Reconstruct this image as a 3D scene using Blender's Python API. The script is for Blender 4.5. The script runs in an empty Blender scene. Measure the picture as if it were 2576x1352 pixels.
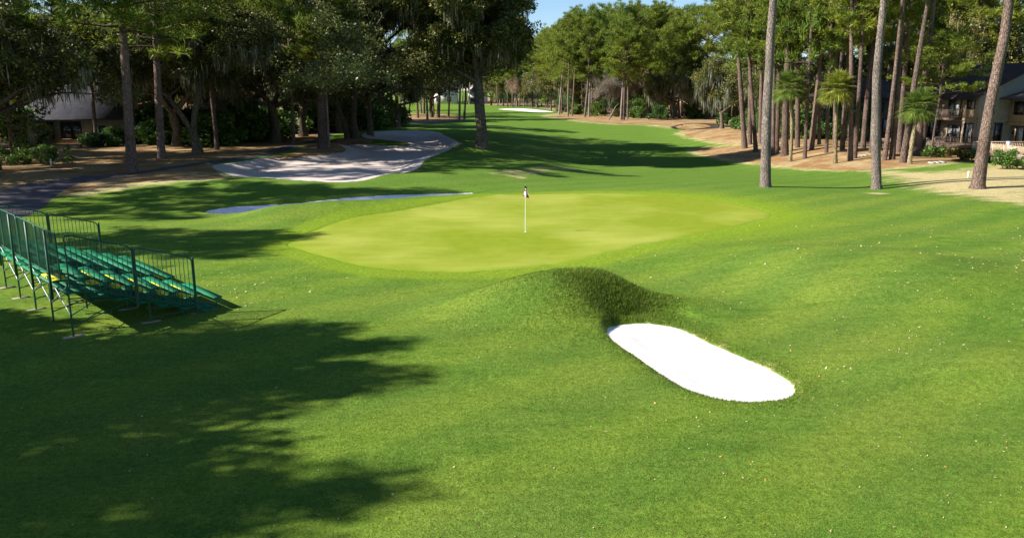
import bpy, math, random
import numpy as np
from mathutils import Vector, Matrix
from mathutils.geometry import delaunay_2d_cdt

SC = bpy.context.scene
COL = SC.collection
RNG = np.random.default_rng(7)
PI = math.pi
R = math.radians

# ------------------------------------------------------------------ camera
CAMZ = 6.6
TH = R(12.7)
F = 2000.0
CX, CY = 1287.5, 676.0
cd = bpy.data.cameras.new('camera')
cam = bpy.data.objects.new('camera', cd)
COL.objects.link(cam)
cam.location = (0, 0, CAMZ)
cam.rotation_euler = (PI / 2 - TH, 0, 0)
cd.sensor_width = 36.0
cd.lens = 36.0 * F / 2575.0
cd.clip_end = 6000
cd.clip_start = 0.1
SC.camera = cam


def ray(u, v):
    a = (u - CX) / F
    b = (CY - v) / F
    return np.array([a, math.cos(TH) + b * math.sin(TH), -math.sin(TH) + b * math.cos(TH)])


def P(u, v, z=0.0):
    d = ray(u, v)
    t = (z - CAMZ) / d[2]
    return np.array([d[0] * t, d[1] * t, z])


def atY(u, v, Y):
    d = ray(u, v)
    t = Y / d[1]
    return np.array([d[0] * t, Y, CAMZ + d[2] * t])


def sst(a, b, x):
    t = np.clip((x - a) / (b - a), 0, 1)
    return t * t * (3 - 2 * t)


def base(x, y):
    """the fairway lies lower than the green"""
    wx = sst(-7, 12, x) * (1 - sst(24, 40, x))
    return -1.9 * sst(50, 92, y) * (1 - sst(112, 185, y)) * wx


def PB(u, v, dz=0.0):
    z = 0.0
    for _ in range(40):
        p = P(u, v, z + dz)
        z = 0.6 * z + 0.4 * float(base(p[0], p[1]))
    return P(u, v, z + dz)


def PL(pts, z=0.0):
    return np.array([PB(u, v, z)[:2] for u, v in pts])


# ------------------------------------------------------------------ polygons and distance
def smooth_poly(poly, n=6, jit=0.0, seed=0):
    poly = np.asarray(poly, float)
    m = len(poly)
    out = []
    for i in range(m):
        p0, p1, p2, p3 = poly[(i - 1) % m], poly[i], poly[(i + 1) % m], poly[(i + 2) % m]
        for k in range(n):
            t = k / n
            out.append(0.5 * ((2 * p1) + (-p0 + p2) * t + (2 * p0 - 5 * p1 + 4 * p2 - p3) * t * t + (-p0 + 3 * p1 - 3 * p2 + p3) * t ** 3))
    out = np.array(out)
    if jit:
        r = np.random.default_rng(seed)
        out = out + r.normal(0, jit, out.shape)
    return out


def sdf(poly, x, y):
    """signed distance, positive inside"""
    d2 = np.full(x.shape, 1e18)
    inside = np.zeros(x.shape, bool)
    m = len(poly)
    for i in range(m):
        x1, y1 = poly[i]
        x2, y2 = poly[(i + 1) % m]
        ex, ey = x2 - x1, y2 - y1
        L = ex * ex + ey * ey + 1e-12
        t = np.clip(((x - x1) * ex + (y - y1) * ey) / L, 0, 1)
        dx, dy = x - (x1 + t * ex), y - (y1 + t * ey)
        d2 = np.minimum(d2, dx * dx + dy * dy)
        if abs(ey) > 1e-12:
            c = ((y1 > y) != (y2 > y)) & (x < ex * (y - y1) / ey + x1)
            inside ^= c
    d = np.sqrt(d2)
    return np.where(inside, d, -d)


def ss(a, b, x):
    t = np.clip((x - a) / (b - a), 0, 1)
    return t * t * (3 - 2 * t)


def seg_bump(x, y, pts, s):
    """ridge through (x, y, amp) points, gaussian cross profile"""
    best = np.zeros(np.shape(x))
    for (x1, y1, a1), (x2, y2, a2) in zip(pts[:-1], pts[1:]):
        ex, ey = x2 - x1, y2 - y1
        t = np.clip(((x - x1) * ex + (y - y1) * ey) / (ex * ex + ey * ey), 0, 1)
        dx, dy = x - (x1 + t * ex), y - (y1 + t * ey)
        g = (a1 + (a2 - a1) * t) * np.exp(-(dx * dx + dy * dy) / (2 * s * s))
        best = np.maximum(best, g)
    return best


def G2(x, y, cx, cy, sx, sy, a, rot=0.0):
    c, s = math.cos(rot), math.sin(rot)
    dx, dy = x - cx, y - cy
    u, v = c * dx + s * dy, -s * dx + c * dy
    return a * np.exp(-(u * u) / (2 * sx * sx) - (v * v) / (2 * sy * sy))


# outlines, read off at ground level
BUNK_NEAR = smooth_poly(PL([(1524, 834), (1532, 822), (1560, 815), (1610, 812), (1660, 815), (1705, 823), (1745, 839), (1800, 866), (1870, 896), (1930, 923), (1975, 947), (2000, 972), (1999, 990), (1975, 1003), (1930, 1010), (1870, 1012), (1800, 1003), (1740, 985), (1690, 960), (1640, 925), (1590, 890), (1555, 866), (1535, 850)], -0.06), 5, 0.012, 1)
BUNK_MID = smooth_poly(PL([(512, 534), (560, 523), (640, 517), (735, 512), (820, 504), (900, 497), (1000, 492), (1100, 489), (1195, 487), (1190, 493), (1100, 502), (1000, 512), (900, 521), (800, 532), (700, 541), (620, 543), (550, 541)], -0.2), 5, 0.03, 2)
BUNK_BIG = smooth_poly(PL([(530, 419), (600, 446), (680, 464), (760, 470), (850, 471), (930, 465), (1000, 447), (1050, 425), (1075, 402), (1100, 389), (1150, 374), (1166, 366), (1150, 355), (1120, 341), (1100, 332), (1060, 329), (980, 329), (925, 333), (908, 339), (920, 348), (960, 351), (1010, 357), (1030, 363), (1020, 368), (980, 368), (900, 363), (860, 361), (838, 367), (867, 378), (850, 384), (800, 387), (740, 393), (680, 393), (620, 404), (560, 411)]), 4, 0.06, 3)
BUNK_FAR = smooth_poly(PL([(1252, 275), (1290, 273.4), (1330, 274.2), (1370, 278.5), (1392, 282.5), (1350, 282.5), (1300, 279)]), 4)
GREEN = smooth_poly(PL([(722, 614), (770, 587), (830, 563), (900, 549), (1000, 536), (1100, 521), (1200, 505), (1290, 494), (1400, 488), (1550, 487), (1680, 491), (1780, 501), (1870, 514), (1930, 530), (1942, 542), (1900, 557), (1800, 581), (1650, 613), (1500, 645), (1380, 665), (1250, 677), (1100, 681), (980, 677), (880, 662), (800, 641), (745, 624)]), 5)
STRAW_R = smooth_poly(PL([(1715, 333), (1745, 325), (1790, 322), (1869, 321), (2000, 306), (2300, 300), (2750, 320), (2750, 372), (2600, 392), (2450, 402), (2330, 414), (2250, 423), (2150, 428), (2080, 427), (2000, 421), (1930, 412), (1860, 405), (1800, 396), (1745, 380), (1760, 373), (1800, 369), (1865, 365), (1820, 360), (1770, 351), (1730, 342)]), 4, 0.12, 5)
STRAW_C = smooth_poly(PL([(1225, 262), (1330, 266), (1400, 275), (1440, 283), (1400, 288), (1385, 293), (1430, 299), (1490, 307), (1560, 312), (1640, 313), (1700, 319), (1780, 319.5), (1869, 319), (1990, 304), (1990, 292), (1800, 272), (1600, 258), (1400, 250), (1225, 247)]), 4)
STRAW_L = smooth_poly(PL([(-330, 545), (-100, 520), (0, 500), (60, 477), (150, 457), (250, 444), (330, 436), (430, 421), (520, 408), (600, 396), (680, 384), (740, 370), (790, 353), (820, 326), (845, 318), (830, 285), (750, 268), (600, 262), (300, 262), (0, 262), (-500, 268), (-700, 420)]), 4, 0.1, 6)
STRAW_M = smooth_poly(PL([(150, 492), (165, 472), (230, 453), (330, 437), (430, 423), (510, 411), (540, 424), (560, 442), (590, 452), (500, 456), (400, 462), (300, 472), (220, 482)]), 4, 0.08, 7)
STRAW_E = smooth_poly(PL([(672, 396), (720, 388), (770, 372), (800, 362), (835, 364), (869, 378), (850, 386), (800, 390), (740, 396)]), 4, 0.05, 8)
STRAW_F = smooth_poly(PL([(832, 362), (850, 350), (880, 344), (925, 350), (940, 358), (900, 364), (860, 364)]), 4, 0.05, 9)
STRAW_K = smooth_poly(PL([(975, 297), (1010, 287), (1080, 286), (1135, 288), (1165, 299), (1150, 304), (1080, 307), (1000, 305)]), 4, 0.1, 10)
DITCH = smooth_poly(PL([(1686, 319), (1715, 312), (1760, 309), (1815, 312), (1840, 318), (1800, 323), (1745, 326), (1700, 324)]), 4, 0.1, 12)
PATH_U = [(-260, 520), (-60, 492), (60, 462), (150, 449), (250, 439), (330, 432), (430, 418), (520, 405), (600, 393), (680, 380), (740, 366), (790, 350), (825, 331), (850, 322), (900, 317.5), (960, 314.5), (1050, 309.5), (1140, 303.5), (1180, 302.5)]
PATH_D = [(1180, 304.5), (1140, 306), (1050, 313), (960, 318.5), (905, 322), (870, 327), (840, 337), (812, 355), (770, 371), (690, 388), (610, 401), (530, 412), (440, 425), (340, 440), (265, 449), (200, 463), (165, 480), (135, 500), (110, 524), (60, 548), (-40, 570), (-300, 590)]
PATH = smooth_poly(PL(PATH_U + PATH_D), 3)
DRY1 = PL([(2060, 425), (2330, 424), (2430, 405), (2750, 400), (2750, 560), (2450, 520), (2230, 480), (2150, 450)])
DRY2 = PL([(120, 505), (180, 478), (330, 458), (560, 448), (640, 462), (520, 470), (360, 480), (200, 500)])
DRY3 = PL([(1240, 440), (1160, 447), (1330, 455), (1560, 425), (1400, 425)])
LAWN = PL([(150, 396), (180, 380), (300, 374), (330, 384), (260, 392)])


def HH(x, y):
    """terrain height"""
    x = np.asarray(x, float)
    y = np.asarray(y, float)
    h = base(x, y) + 0.05 * np.sin(x * 0.21 + 1.1) * np.sin(y * 0.17 + 0.4) * ss(8, 16, y) * (1 - ss(60, 90, y))
    h = h + 0.018 * np.sin(x * 1.3 + 0.7 * y) * np.sin(y * 1.1 - 0.4 * x) * (1 - ss(30, 40, y))
    # horseshoe mound round the end of the near bunker
    qx = (x - 2.15) / np.where(x > 2.15, 1.8, 3.3)
    qy = (y - 24.0) / np.where(y > 24.0, 1.7, 1.9)
    h = h + 1.14 * np.exp(-(qx * qx + qy * qy) ** 1.3)
    h = h + G2(x, y, -0.2, 23.3, 1.5, 0.9, 0.16)
    h = h + G2(x, y, 4.9, 23.9, 1.2, 0.7, 0.28, -0.35)
    # knolls on the right
    h = h + 0.78 * np.exp(-(((x - 12.6) / 4.6) ** 2 + ((y - 27.2) / 4.2) ** 2) ** 1.4)
    h = h + 0.30 * np.exp(-(((x - 11.5) / 3.0) ** 2 + ((y - 18.0) / 1.6) ** 2) ** 1.2)
    h = h + G2(x, y, 9.0, 31.5, 3.0, 2.0, 0.25)
    h = h + G2(x, y, 21, 27, 6, 5, 0.25)
    h = h + G2(x, y, 17, 15, 5, 4, 0.25)
    # lip in front of the middle bunker
    h = h + seg_bump(x, y, [(-14.6, 39.8, 0.0), (-12.1, 42.2, 0.60), (-10.0, 43.4, 0.66), (-7.6, 45.0, 0.50), (-4.6, 47.3, 0.36), (-1.2, 49.0, 0.2), (2.2, 50.2, 0.0)], 1.55)
    # low ridges round the long bunker, and the rise under the oaks
    h = h + seg_bump(x, y, [(-31, 54, 0.0), (-24, 56, 0.35), (-14, 56.5, 0.5), (-6, 60, 0.45), (2, 68, 0.4), (3, 80, 0.3)], 2.6)
    h = h + G2(x, y, -22.5, 93, 4.0, 3.0, 0.5) + G2(x, y, -5.5, 93, 4.0, 4.0, 0.35)
    h = h + G2(x, y, 25, 56, 3.2, 4.0, -0.25) + G2(x, y, 34, 58, 5, 5, 0.2)
    # the steep face above the end of the near bunker
    dd = np.hypot((x - 4.45) / 1.12, y - 21.5) - 1.5
    cut = 0.04 + 0.92 * np.maximum(dd, 0) + 0.03 * np.sin(x * 4.3 + y * 2) * np.sin(y * 3.1)
    t = h - cut
    w_ = 0.16
    sm = np.where(t > w_, t, np.where(t < -w_, 0, (t + w_) ** 2 / (4 * w_)))
    h = np.where((np.abs(x - 4) < 6) & (np.abs(y - 22) < 6) & (dd > -0.5), h - sm, h)
    d = sdf(DITCH, x, y)
    h = h - 0.7 * ss(-0.5, 3.0, d)
    # bowls
    m = (y > 14) & (y < 24) & (x > 0) & (x < 9)
    if np.any(m):
        d = sdf(BUNK_NEAR, x, y)
        k = ss(-0.22, 0.16, d)
        h = h * (1 - k) + k * (-0.10 - 0.16 * ss(0.1, 1.3, d))
    m = (y > 35) & (y < 55)
    if np.any(m):
        d = sdf(BUNK_MID, x, y)
        h = h - 0.45 * ss(-0.6, 1.0, d)
    m = (y > 55) & (y < 125)
    if np.any(m):
        d = sdf(BUNK_BIG, x, y)
        h = h - 0.55 * ss(0.0, 3.0, d)
    return h


def HZ(x, y):
    return float(HH(np.array([x]), np.array([y]))[0])


def GP(u, v):
    z = float(PB(u, v)[2])
    for _ in range(12):
        p = P(u, v, z)
        z = 0.5 * z + 0.5 * HZ(p[0], p[1])
    return np.array([p[0], p[1], HZ(p[0], p[1])])


# ------------------------------------------------------------------ materials
def new_mat(name):
    m = bpy.data.materials.new(name)
    m.use_nodes = True
    nt = m.node_tree
    nt.nodes.clear()
    out = nt.nodes.new('ShaderNodeOutputMaterial')
    return m, nt, out


def N(nt, t, **kw):
    n = nt.nodes.new(t)
    for k, v in kw.items():
        if k in n.inputs:
            n.inputs[k].default_value = v
        else:
            setattr(n, k, v)
    return n


def noise(nt, vec, scale, detail=3, rough=0.55):
    n = nt.nodes.new('ShaderNodeTexNoise')
    n.inputs['Scale'].default_value = scale
    n.inputs['Detail'].default_value = detail
    n.inputs['Roughness'].default_value = rough
    if vec is not None:
        nt.links.new(vec, n.inputs['Vector'])
    return n.outputs['Fac']


def ramp(nt, fac, stops):
    n = nt.nodes.new('ShaderNodeValToRGB')
    while len(n.color_ramp.elements) < len(stops):
        n.color_ramp.elements.new(0.5)
    for e, (p, c) in zip(n.color_ramp.elements, stops):
        e.position = p
        e.color = (c, c, c, 1) if isinstance(c, (int, float)) else (*c, 1)
    nt.links.new(fac, n.inputs['Fac'])
    return n.outputs['Color']


def mix(nt, fac, a, b, mode='MIX'):
    n = nt.nodes.new('ShaderNodeMix')
    n.data_type = 'RGBA'
    n.blend_type = mode
    for sock, v in ((n.inputs[0], fac), (n.inputs[6], a), (n.inputs[7], b)):
        if isinstance(v, (int, float)):
            sock.default_value = v
        elif isinstance(v, tuple):
            sock.default_value = (*v, 1)
        else:
            nt.links.new(v, sock)
    return n.outputs[2]


def math_n(nt, op, a, b=None):
    n = nt.nodes.new('ShaderNodeMath')
    n.operation = op
    for i, v in enumerate((a, b)):
        if v is None:
            continue
        if isinstance(v, (int, float)):
            n.inputs[i].default_value = v
        else:
            nt.links.new(v, n.inputs[i])
    return n.outputs[0]


def pos(nt):
    return nt.nodes.new('ShaderNodeNewGeometry').outputs['Position']


def scaled(nt, vec, s, rot=(0, 0, 0)):
    n = nt.nodes.new('ShaderNodeMapping')
    n.inputs['Scale'].default_value = s
    n.inputs['Rotation'].default_value = rot
    nt.links.new(vec, n.inputs['Vector'])
    return n.outputs[0]


def attr(nt, name):
    n = nt.nodes.new('ShaderNodeAttribute')
    n.attribute_name = name
    return n.outputs['Fac']


def finish(nt, out, color, rough=0.8, bump=None, bstr=0.5, bdist=0.02, spec=0.3, metal=0.0, trans=None):
    b = nt.nodes.new('ShaderNodeBsdfPrincipled')
    if isinstance(color, tuple):
        b.inputs['Base Color'].default_value = (*color, 1)
    else:
        nt.links.new(color, b.inputs['Base Color'])
    b.inputs['Roughness'].default_value = rough
    b.inputs['Specular IOR Level'].default_value = spec
    b.inputs['Metallic'].default_value = metal
    if bump is not None:
        bp = nt.nodes.new('ShaderNodeBump')
        bp.inputs['Strength'].default_value = bstr
        bp.inputs['Distance'].default_value = bdist
        nt.links.new(bump, bp.inputs['Height'])
        nt.links.new(bp.outputs[0], b.inputs['Normal'])
    if trans is not None:
        t = nt.nodes.new('ShaderNodeBsdfTranslucent')
        if isinstance(color, tuple):
            t.inputs['Color'].default_value = (*color, 1)
        else:
            nt.links.new(color, t.inputs['Color'])
        mx = nt.nodes.new('ShaderNodeMixShader')
        mx.inputs[0].default_value = trans
        nt.links.new(b.outputs[0], mx.inputs[1])
        nt.links.new(t.outputs[0], mx.inputs[2])
        nt.links.new(mx.outputs[0], out.inputs['Surface'])
    else:
        nt.links.new(b.outputs[0], out.inputs['Surface'])


def simple(name, c, rough=0.7, var=0.25, scale=6.0, spec=0.3, metal=0.0, bump=0.0):
    m, nt, out = new_mat(name)
    tc = nt.nodes.new('ShaderNodeTexCoord').outputs['Object']
    n = noise(nt, tc, scale, 4)
    f = ramp(nt, n, [(0.3, 1 - var), (0.7, 1 + var * 0.3)])
    col = mix(nt, 1.0, c, f, 'MULTIPLY')
    finish(nt, out, col, rough, n if bump else None, bump or 0.2, 0.02, spec, metal)
    return m


def leafy(name, a, b, c=None, trans=0.3, rough=0.55, spec=0.25):
    """leaf colour differs from leaf to leaf and from tree to tree"""
    m, nt, out = new_mat(name)
    g = nt.nodes.new('ShaderNodeNewGeometry')
    r = g.outputs['Random Per Island']
    stops = [(0.0, a), (0.75, b)]
    if c:
        stops.append((1.0, c))
    col = ramp(nt, r, stops)
    oi = nt.nodes.new('ShaderNodeObjectInfo').outputs['Random']
    tint = ramp(nt, oi, [(0.0, (0.74, 0.86, 0.9)), (0.5, (1.0, 1.0, 1.0)), (1.0, (1.28, 1.10, 0.9))])
    col = mix(nt, 1.0, col, tint, 'MULTIPLY')
    tc = nt.nodes.new('ShaderNodeTexCoord').outputs['Object']
    n = noise(nt, tc, 0.55, 2)
    col = mix(nt, 1.0, col, ramp(nt, n, [(0.3, 0.72), (0.7, 1.25)]), 'MULTIPLY')
    finish(nt, out, col, rough, None, spec=spec, trans=trans)
    return m


def bark(name, a, b, scale=3.0):
    m, nt, out = new_mat(name)
    tc = nt.nodes.new('ShaderNodeTexCoord').outputs['Object']
    v = scaled(nt, tc, (1, 1, 0.3))
    n = noise(nt, v, scale * 2.5, 5, 0.7)
    n2 = noise(nt, tc, 0.5, 2)
    vo = nt.nodes.new('ShaderNodeTexVoronoi')
    vo.feature = 'DISTANCE_TO_EDGE'
    vo.inputs['Scale'].default_value = scale * 2.4
    nt.links.new(v, vo.inputs['Vector'])
    plates = ramp(nt, vo.outputs['Distance'], [(0.0, 0.35), (0.16, 1.0)])
    col = ramp(nt, n, [(0.3, a), (0.7, b)])
    col = mix(nt, 1.0, col, plates, 'MULTIPLY')
    col = mix(nt, 1.0, col, ramp(nt, n2, [(0.3, 0.75), (0.7, 1.2)]), 'MULTIPLY')
    oi = nt.nodes.new('ShaderNodeObjectInfo').outputs['Random']
    col = mix(nt, 1.0, col, ramp(nt, oi, [(0, 0.75), (1, 1.2)]), 'MULTIPLY')
    hgt = math_n(nt, 'ADD', plates, n)
    finish(nt, out, col, 0.95, hgt, 0.9, 0.05, 0.1)
    return m


def grass_mat(name, kind):
    m, nt, out = new_mat(name)
    p = pos(nt)
    grain = noise(nt, p, 22, 4, 0.75)
    fine = noise(nt, p, 75, 2, 0.6)
    mid = noise(nt, p, 1.4, 4, 0.6)
    big = noise(nt, p, 0.16, 3, 0.5)
    streak = noise(nt, scaled(nt, p, (0.35, 2.2, 1), (0, 0, 0.12)), 1.0, 3, 0.6)
    if kind == 'green':
        col = ramp(nt, mid, [(0.3, (0.17, 0.228, 0.016)), (0.7, (0.215, 0.262, 0.024))])
        col = mix(nt, ramp(nt, big, [(0.4, 0.0), (0.65, 0.8)]), col, (0.33, 0.355, 0.07))
        col = mix(nt, ramp(nt, streak, [(0.42, 0.0), (0.7, 0.45)]), col, (0.18, 0.235, 0.014))
        ed = math_n(nt, 'ADD', attr(nt, 'edge'), math_n(nt, 'MULTIPLY', mid, 0.5))
        col = mix(nt, ramp(nt, ed, [(0.25, 1.0), (0.6, 0.0)]), col, (0.165, 0.25, 0.02))
        col = mix(nt, 1.0, col, ramp(nt, grain, [(0.3, 0.84), (0.7, 1.14)]), 'MULTIPLY')
        finish(nt, out, col, 0.9, grain, 0.15, 0.01, 0.03)
        return m
    col = ramp(nt, mid, [(0.32, (0.094, 0.178, 0.022)), (0.68, (0.148, 0.238, 0.032))])
    col = mix(nt, ramp(nt, big, [(0.36, 0.0), (0.64, 0.85)]), col, (0.156, 0.225, 0.036))
    col = mix(nt, ramp(nt, streak, [(0.5, 0.0), (0.72, 0.4)]), col, (0.06, 0.145, 0.018))
    # broad swathes left by the mower
    wv = nt.nodes.new('ShaderNodeTexWave')
    wv.wave_type = 'BANDS'
    wv.inputs['Scale'].default_value = 0.11
    wv.inputs['Distortion'].default_value = 5.0
    wv.inputs['Detail'].default_value = 2.0
    wv.inputs['Detail Scale'].default_value = 0.35
    nt.links.new(scaled(nt, p, (1, 1, 1), (0, 0, 0.9)), wv.inputs['Vector'])
    col = mix(nt, 1.0, col, ramp(nt, wv.outputs['Fac'], [(0.2, (0.86, 0.92, 0.95)), (0.8, (1.10, 1.05, 1.0))]), 'MULTIPLY')
    # fairway, cut shorter: cleaner colour
    col = mix(nt, math_n(nt, 'MULTIPLY', attr(nt, 'fair'), 0.5), col, (0.095, 0.185, 0.03))
    # pale flecks of dormant blades
    fl = noise(nt, p, 9, 5, 0.8)
    fleck = ramp(nt, fl, [(0.57, 0.0), (0.68, 0.75)])
    col = mix(nt, math_n(nt, 'MULTIPLY', fleck, attr(nt, 'rough')), col, (0.30, 0.27, 0.10))
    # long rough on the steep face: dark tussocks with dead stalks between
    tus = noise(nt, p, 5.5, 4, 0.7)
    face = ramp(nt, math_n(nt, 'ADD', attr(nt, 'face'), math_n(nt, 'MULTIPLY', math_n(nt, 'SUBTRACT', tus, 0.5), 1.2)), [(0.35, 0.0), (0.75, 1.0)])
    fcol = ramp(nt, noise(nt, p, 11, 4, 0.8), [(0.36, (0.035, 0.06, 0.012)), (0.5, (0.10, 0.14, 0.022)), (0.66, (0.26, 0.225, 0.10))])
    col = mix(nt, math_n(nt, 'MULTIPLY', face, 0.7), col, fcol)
    # collar of the green
    col = mix(nt, math_n(nt, 'MULTIPLY', attr(nt, 'collar'), 0.75), col, (0.20, 0.29, 0.022))
    col = mix(nt, math_n(nt, 'MULTIPLY', attr(nt, 'lime_blend'), 0.6), col, (0.20, 0.30, 0.022))  # turf colour shifts to yellow-lime near the green
    # dormant grass
    dn = noise(nt, scaled(nt, p, (1, 2.2, 1)), 0.5, 5, 0.7)
    dr = math_n(nt, 'ADD', attr(nt, 'dry'), math_n(nt, 'MULTIPLY', math_n(nt, 'SUBTRACT', dn, 0.5), 1.5))
    dr = ramp(nt, dr, [(0.38, 0.0), (0.72, 1.0)])
    dr = mix(nt, ramp(nt, attr(nt, 'dry'), [(0.02, 0.0), (0.12, 1.0)]), (0, 0, 0), dr)
    dcol = ramp(nt, fl, [(0.3, (0.36, 0.31, 0.13)), (0.7, (0.60, 0.48, 0.26))])
    col = mix(nt, dr, col, dcol)
    col = mix(nt, 1.0, col, ramp(nt, grain, [(0.28, 0.5), (0.5, 1.0), (0.72, 1.4)]), 'MULTIPLY')
    coarse = noise(nt, p, 7, 3, 0.65)
    col = mix(nt, 1.0, col, ramp(nt, coarse, [(0.32, 0.78), (0.68, 1.2)]), 'MULTIPLY')
    col = mix(nt, 1.0, col, ramp(nt, fine, [(0.3, 0.75), (0.7, 1.2)]), 'MULTIPLY')
    hgt = math_n(nt, 'ADD', grain, math_n(nt, 'MULTIPLY', fine, 0.4))
    finish(nt, out, col, 0.9, hgt, 0.9, 0.035, 0.02)
    return m


def straw_mat():
    m, nt, out = new_mat('pine straw')
    p = pos(nt)
    a = noise(nt, scaled(nt, p, (1, 3, 1)), 6, 5, 0.75)
    b = noise(nt, p, 0.35, 4, 0.6)
    col = ramp(nt, a, [(0.3, (0.10, 0.05, 0.02)), (0.5, (0.27, 0.145, 0.06)), (0.72, (0.42, 0.26, 0.125))])
    col = mix(nt, ramp(nt, b, [(0.40, 0.0), (0.62, 0.75)]), col, (0.40, 0.31, 0.165))
    col = mix(nt, 1.0, col, ramp(nt, noise(nt, p, 1.6, 4, 0.7), [(0.3, 0.72), (0.7, 1.18)]), 'MULTIPLY')
    finish(nt, out, col, 0.95, a, 0.7, 0.05, 0.1)
    return m


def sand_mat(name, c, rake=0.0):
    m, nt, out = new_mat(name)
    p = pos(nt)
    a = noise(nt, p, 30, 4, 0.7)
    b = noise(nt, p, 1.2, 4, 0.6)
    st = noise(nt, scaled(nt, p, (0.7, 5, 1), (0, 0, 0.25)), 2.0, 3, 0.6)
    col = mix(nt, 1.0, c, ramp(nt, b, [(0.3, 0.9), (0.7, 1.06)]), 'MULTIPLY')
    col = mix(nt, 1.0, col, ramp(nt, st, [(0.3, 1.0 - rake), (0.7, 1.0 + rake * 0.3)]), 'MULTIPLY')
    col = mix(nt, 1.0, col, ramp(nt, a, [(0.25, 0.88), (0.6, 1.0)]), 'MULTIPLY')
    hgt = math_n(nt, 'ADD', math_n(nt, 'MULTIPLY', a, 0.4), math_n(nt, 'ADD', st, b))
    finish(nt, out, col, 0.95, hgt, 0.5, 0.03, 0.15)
    return m


def roof_mat(name, c, freq=3.5):
    m, nt, out = new_mat(name)
    tc = nt.nodes.new('ShaderNodeTexCoord').outputs['Object']
    w = nt.nodes.new('ShaderNodeTexBrick')
    w.inputs['Scale'].default_value = freq
    w.inputs['Mortar Size'].default_value = 0.03
    w.inputs['Color1'].default_value = (*c, 1)
    w.inputs['Color2'].default_value = (*[x * 0.7 for x in c], 1)
    w.inputs['Mortar'].default_value = (*[x * 0.35 for x in c], 1)
    nt.links.new(tc, w.inputs['Vector'])
    n = noise(nt, tc, 1.2, 4)
    col = mix(nt, 1.0, w.outputs['Color'], ramp(nt, n, [(0.3, 0.75), (0.7, 1.25)]), 'MULTIPLY')
    finish(nt, out, col, 0.9, w.outputs['Fac'], 0.4, 0.02, 0.2)
    return m


def siding_mat(name, c, step=7.0):
    m, nt, out = new_mat(name)
    tc = nt.nodes.new('ShaderNodeTexCoord').outputs['Object']
    w = nt.nodes.new('ShaderNodeTexWave')
    w.wave_type = 'BANDS'
    w.bands_direction = 'Z'
    w.wave_profile = 'SAW'
    w.inputs['Scale'].default_value = step / 6.28 * 1.0
    nt.links.new(tc, w.inputs['Vector'])
    n = noise(nt, tc, 2.0, 4)
    col = mix(nt, 1.0, c, ramp(nt, w.outputs['Fac'], [(0.0, 0.6), (0.12, 1.0)]), 'MULTIPLY')
    col = mix(nt, 1.0, col, ramp(nt, n, [(0.3, 0.85), (0.7, 1.08)]), 'MULTIPLY')
    finish(nt, out, col, 0.8, w.outputs['Fac'], 0.3, 0.02, 0.2)
    return m


M = {}
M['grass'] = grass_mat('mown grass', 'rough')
M['green'] = grass_mat('putting green grass', 'green')
M['straw'] = straw_mat()
M['soil'] = simple('dark damp soil', (0.055, 0.042, 0.028), 0.9, 0.5, 0.8, 0.1, bump=0.4)
M['sand_white'] = sand_mat('white sand', (0.74, 0.72, 0.68), 0.06)
M['sand_mid'] = sand_mat('pale sand', (0.88, 0.82, 0.84), 0.05)
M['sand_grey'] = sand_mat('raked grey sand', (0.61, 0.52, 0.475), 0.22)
M['asphalt'] = simple('worn asphalt', (0.10, 0.085, 0.095), 0.9, 0.35, 4.0, 0.2, bump=0.3)
M['bark_pine'] = bark('pine bark', (0.12, 0.08, 0.065), (0.30, 0.215, 0.175), 4.5)
M['bark_grey'] = bark('pale pine bark', (0.17, 0.135, 0.12), (0.42, 0.345, 0.30), 5.0)
M['bark_oak'] = bark('oak bark', (0.11, 0.085, 0.06), (0.25, 0.21, 0.16), 3.0)
M['bark_palm'] = bark('palm bark', (0.25, 0.20, 0.11), (0.45, 0.37, 0.22), 3.5)
M['needles'] = leafy('pine needles', (0.075, 0.125, 0.014), (0.19, 0.25, 0.026), (0.31, 0.32, 0.05), 0.42)
M['oakleaf'] = leafy('oak leaves', (0.045, 0.068, 0.013), (0.125, 0.14, 0.026), (0.32, 0.28, 0.085), 0.30, 0.45, 0.4)
M['shrubleaf'] = leafy('shrub leaves', (0.045, 0.10, 0.018), (0.10, 0.19, 0.03), (0.18, 0.28, 0.06), 0.3, 0.4, 0.5)
M['oliveleaf'] = leafy('olive leaves', (0.08, 0.09, 0.025), (0.16, 0.15, 0.04), (0.24, 0.21, 0.07), 0.3)
M['twig'] = leafy('bare twigs', (0.16, 0.115, 0.08), (0.30, 0.23, 0.17), (0.42, 0.35, 0.27), 0.1)
M['moss'] = leafy('hanging moss', (0.12, 0.125, 0.07), (0.24, 0.235, 0.15), (0.40, 0.385, 0.28), 0.3)
M['palm'] = leafy('palm fronds', (0.08, 0.13, 0.022), (0.20, 0.255, 0.04), (0.40, 0.40, 0.09), 0.35, 0.45, 0.4)
M['blade'] = leafy('grass blades', (0.085, 0.16, 0.014), (0.16, 0.245, 0.022), (0.26, 0.27, 0.06), 0.3)
M['leaf_tan'] = leafy('fallen leaf', (0.50, 0.40, 0.20), (0.62, 0.52, 0.30), (0.60, 0.28, 0.03), 0.1)
M['green_paint'] = simple('green painted steel', (0.012, 0.085, 0.05), 0.45, 0.3, 5, 0.5)
M['green_seat'] = simple('green seat planks', (0.012, 0.175, 0.078), 0.6, 0.25, 3, 0.2)
M['yellow'] = simple('yellow paint', (0.75, 0.68, 0.02), 0.5, 0.15, 4)
M['galv'] = simple('galvanised steel', (0.45, 0.46, 0.5), 0.35, 0.3, 8, 0.5, 0.7)
M['pad'] = simple('weathered wood pad', (0.35, 0.29, 0.22), 0.9, 0.4, 5)
M['white'] = simple('white paint', (0.8, 0.8, 0.78), 0.5, 0.06, 4)
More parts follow.
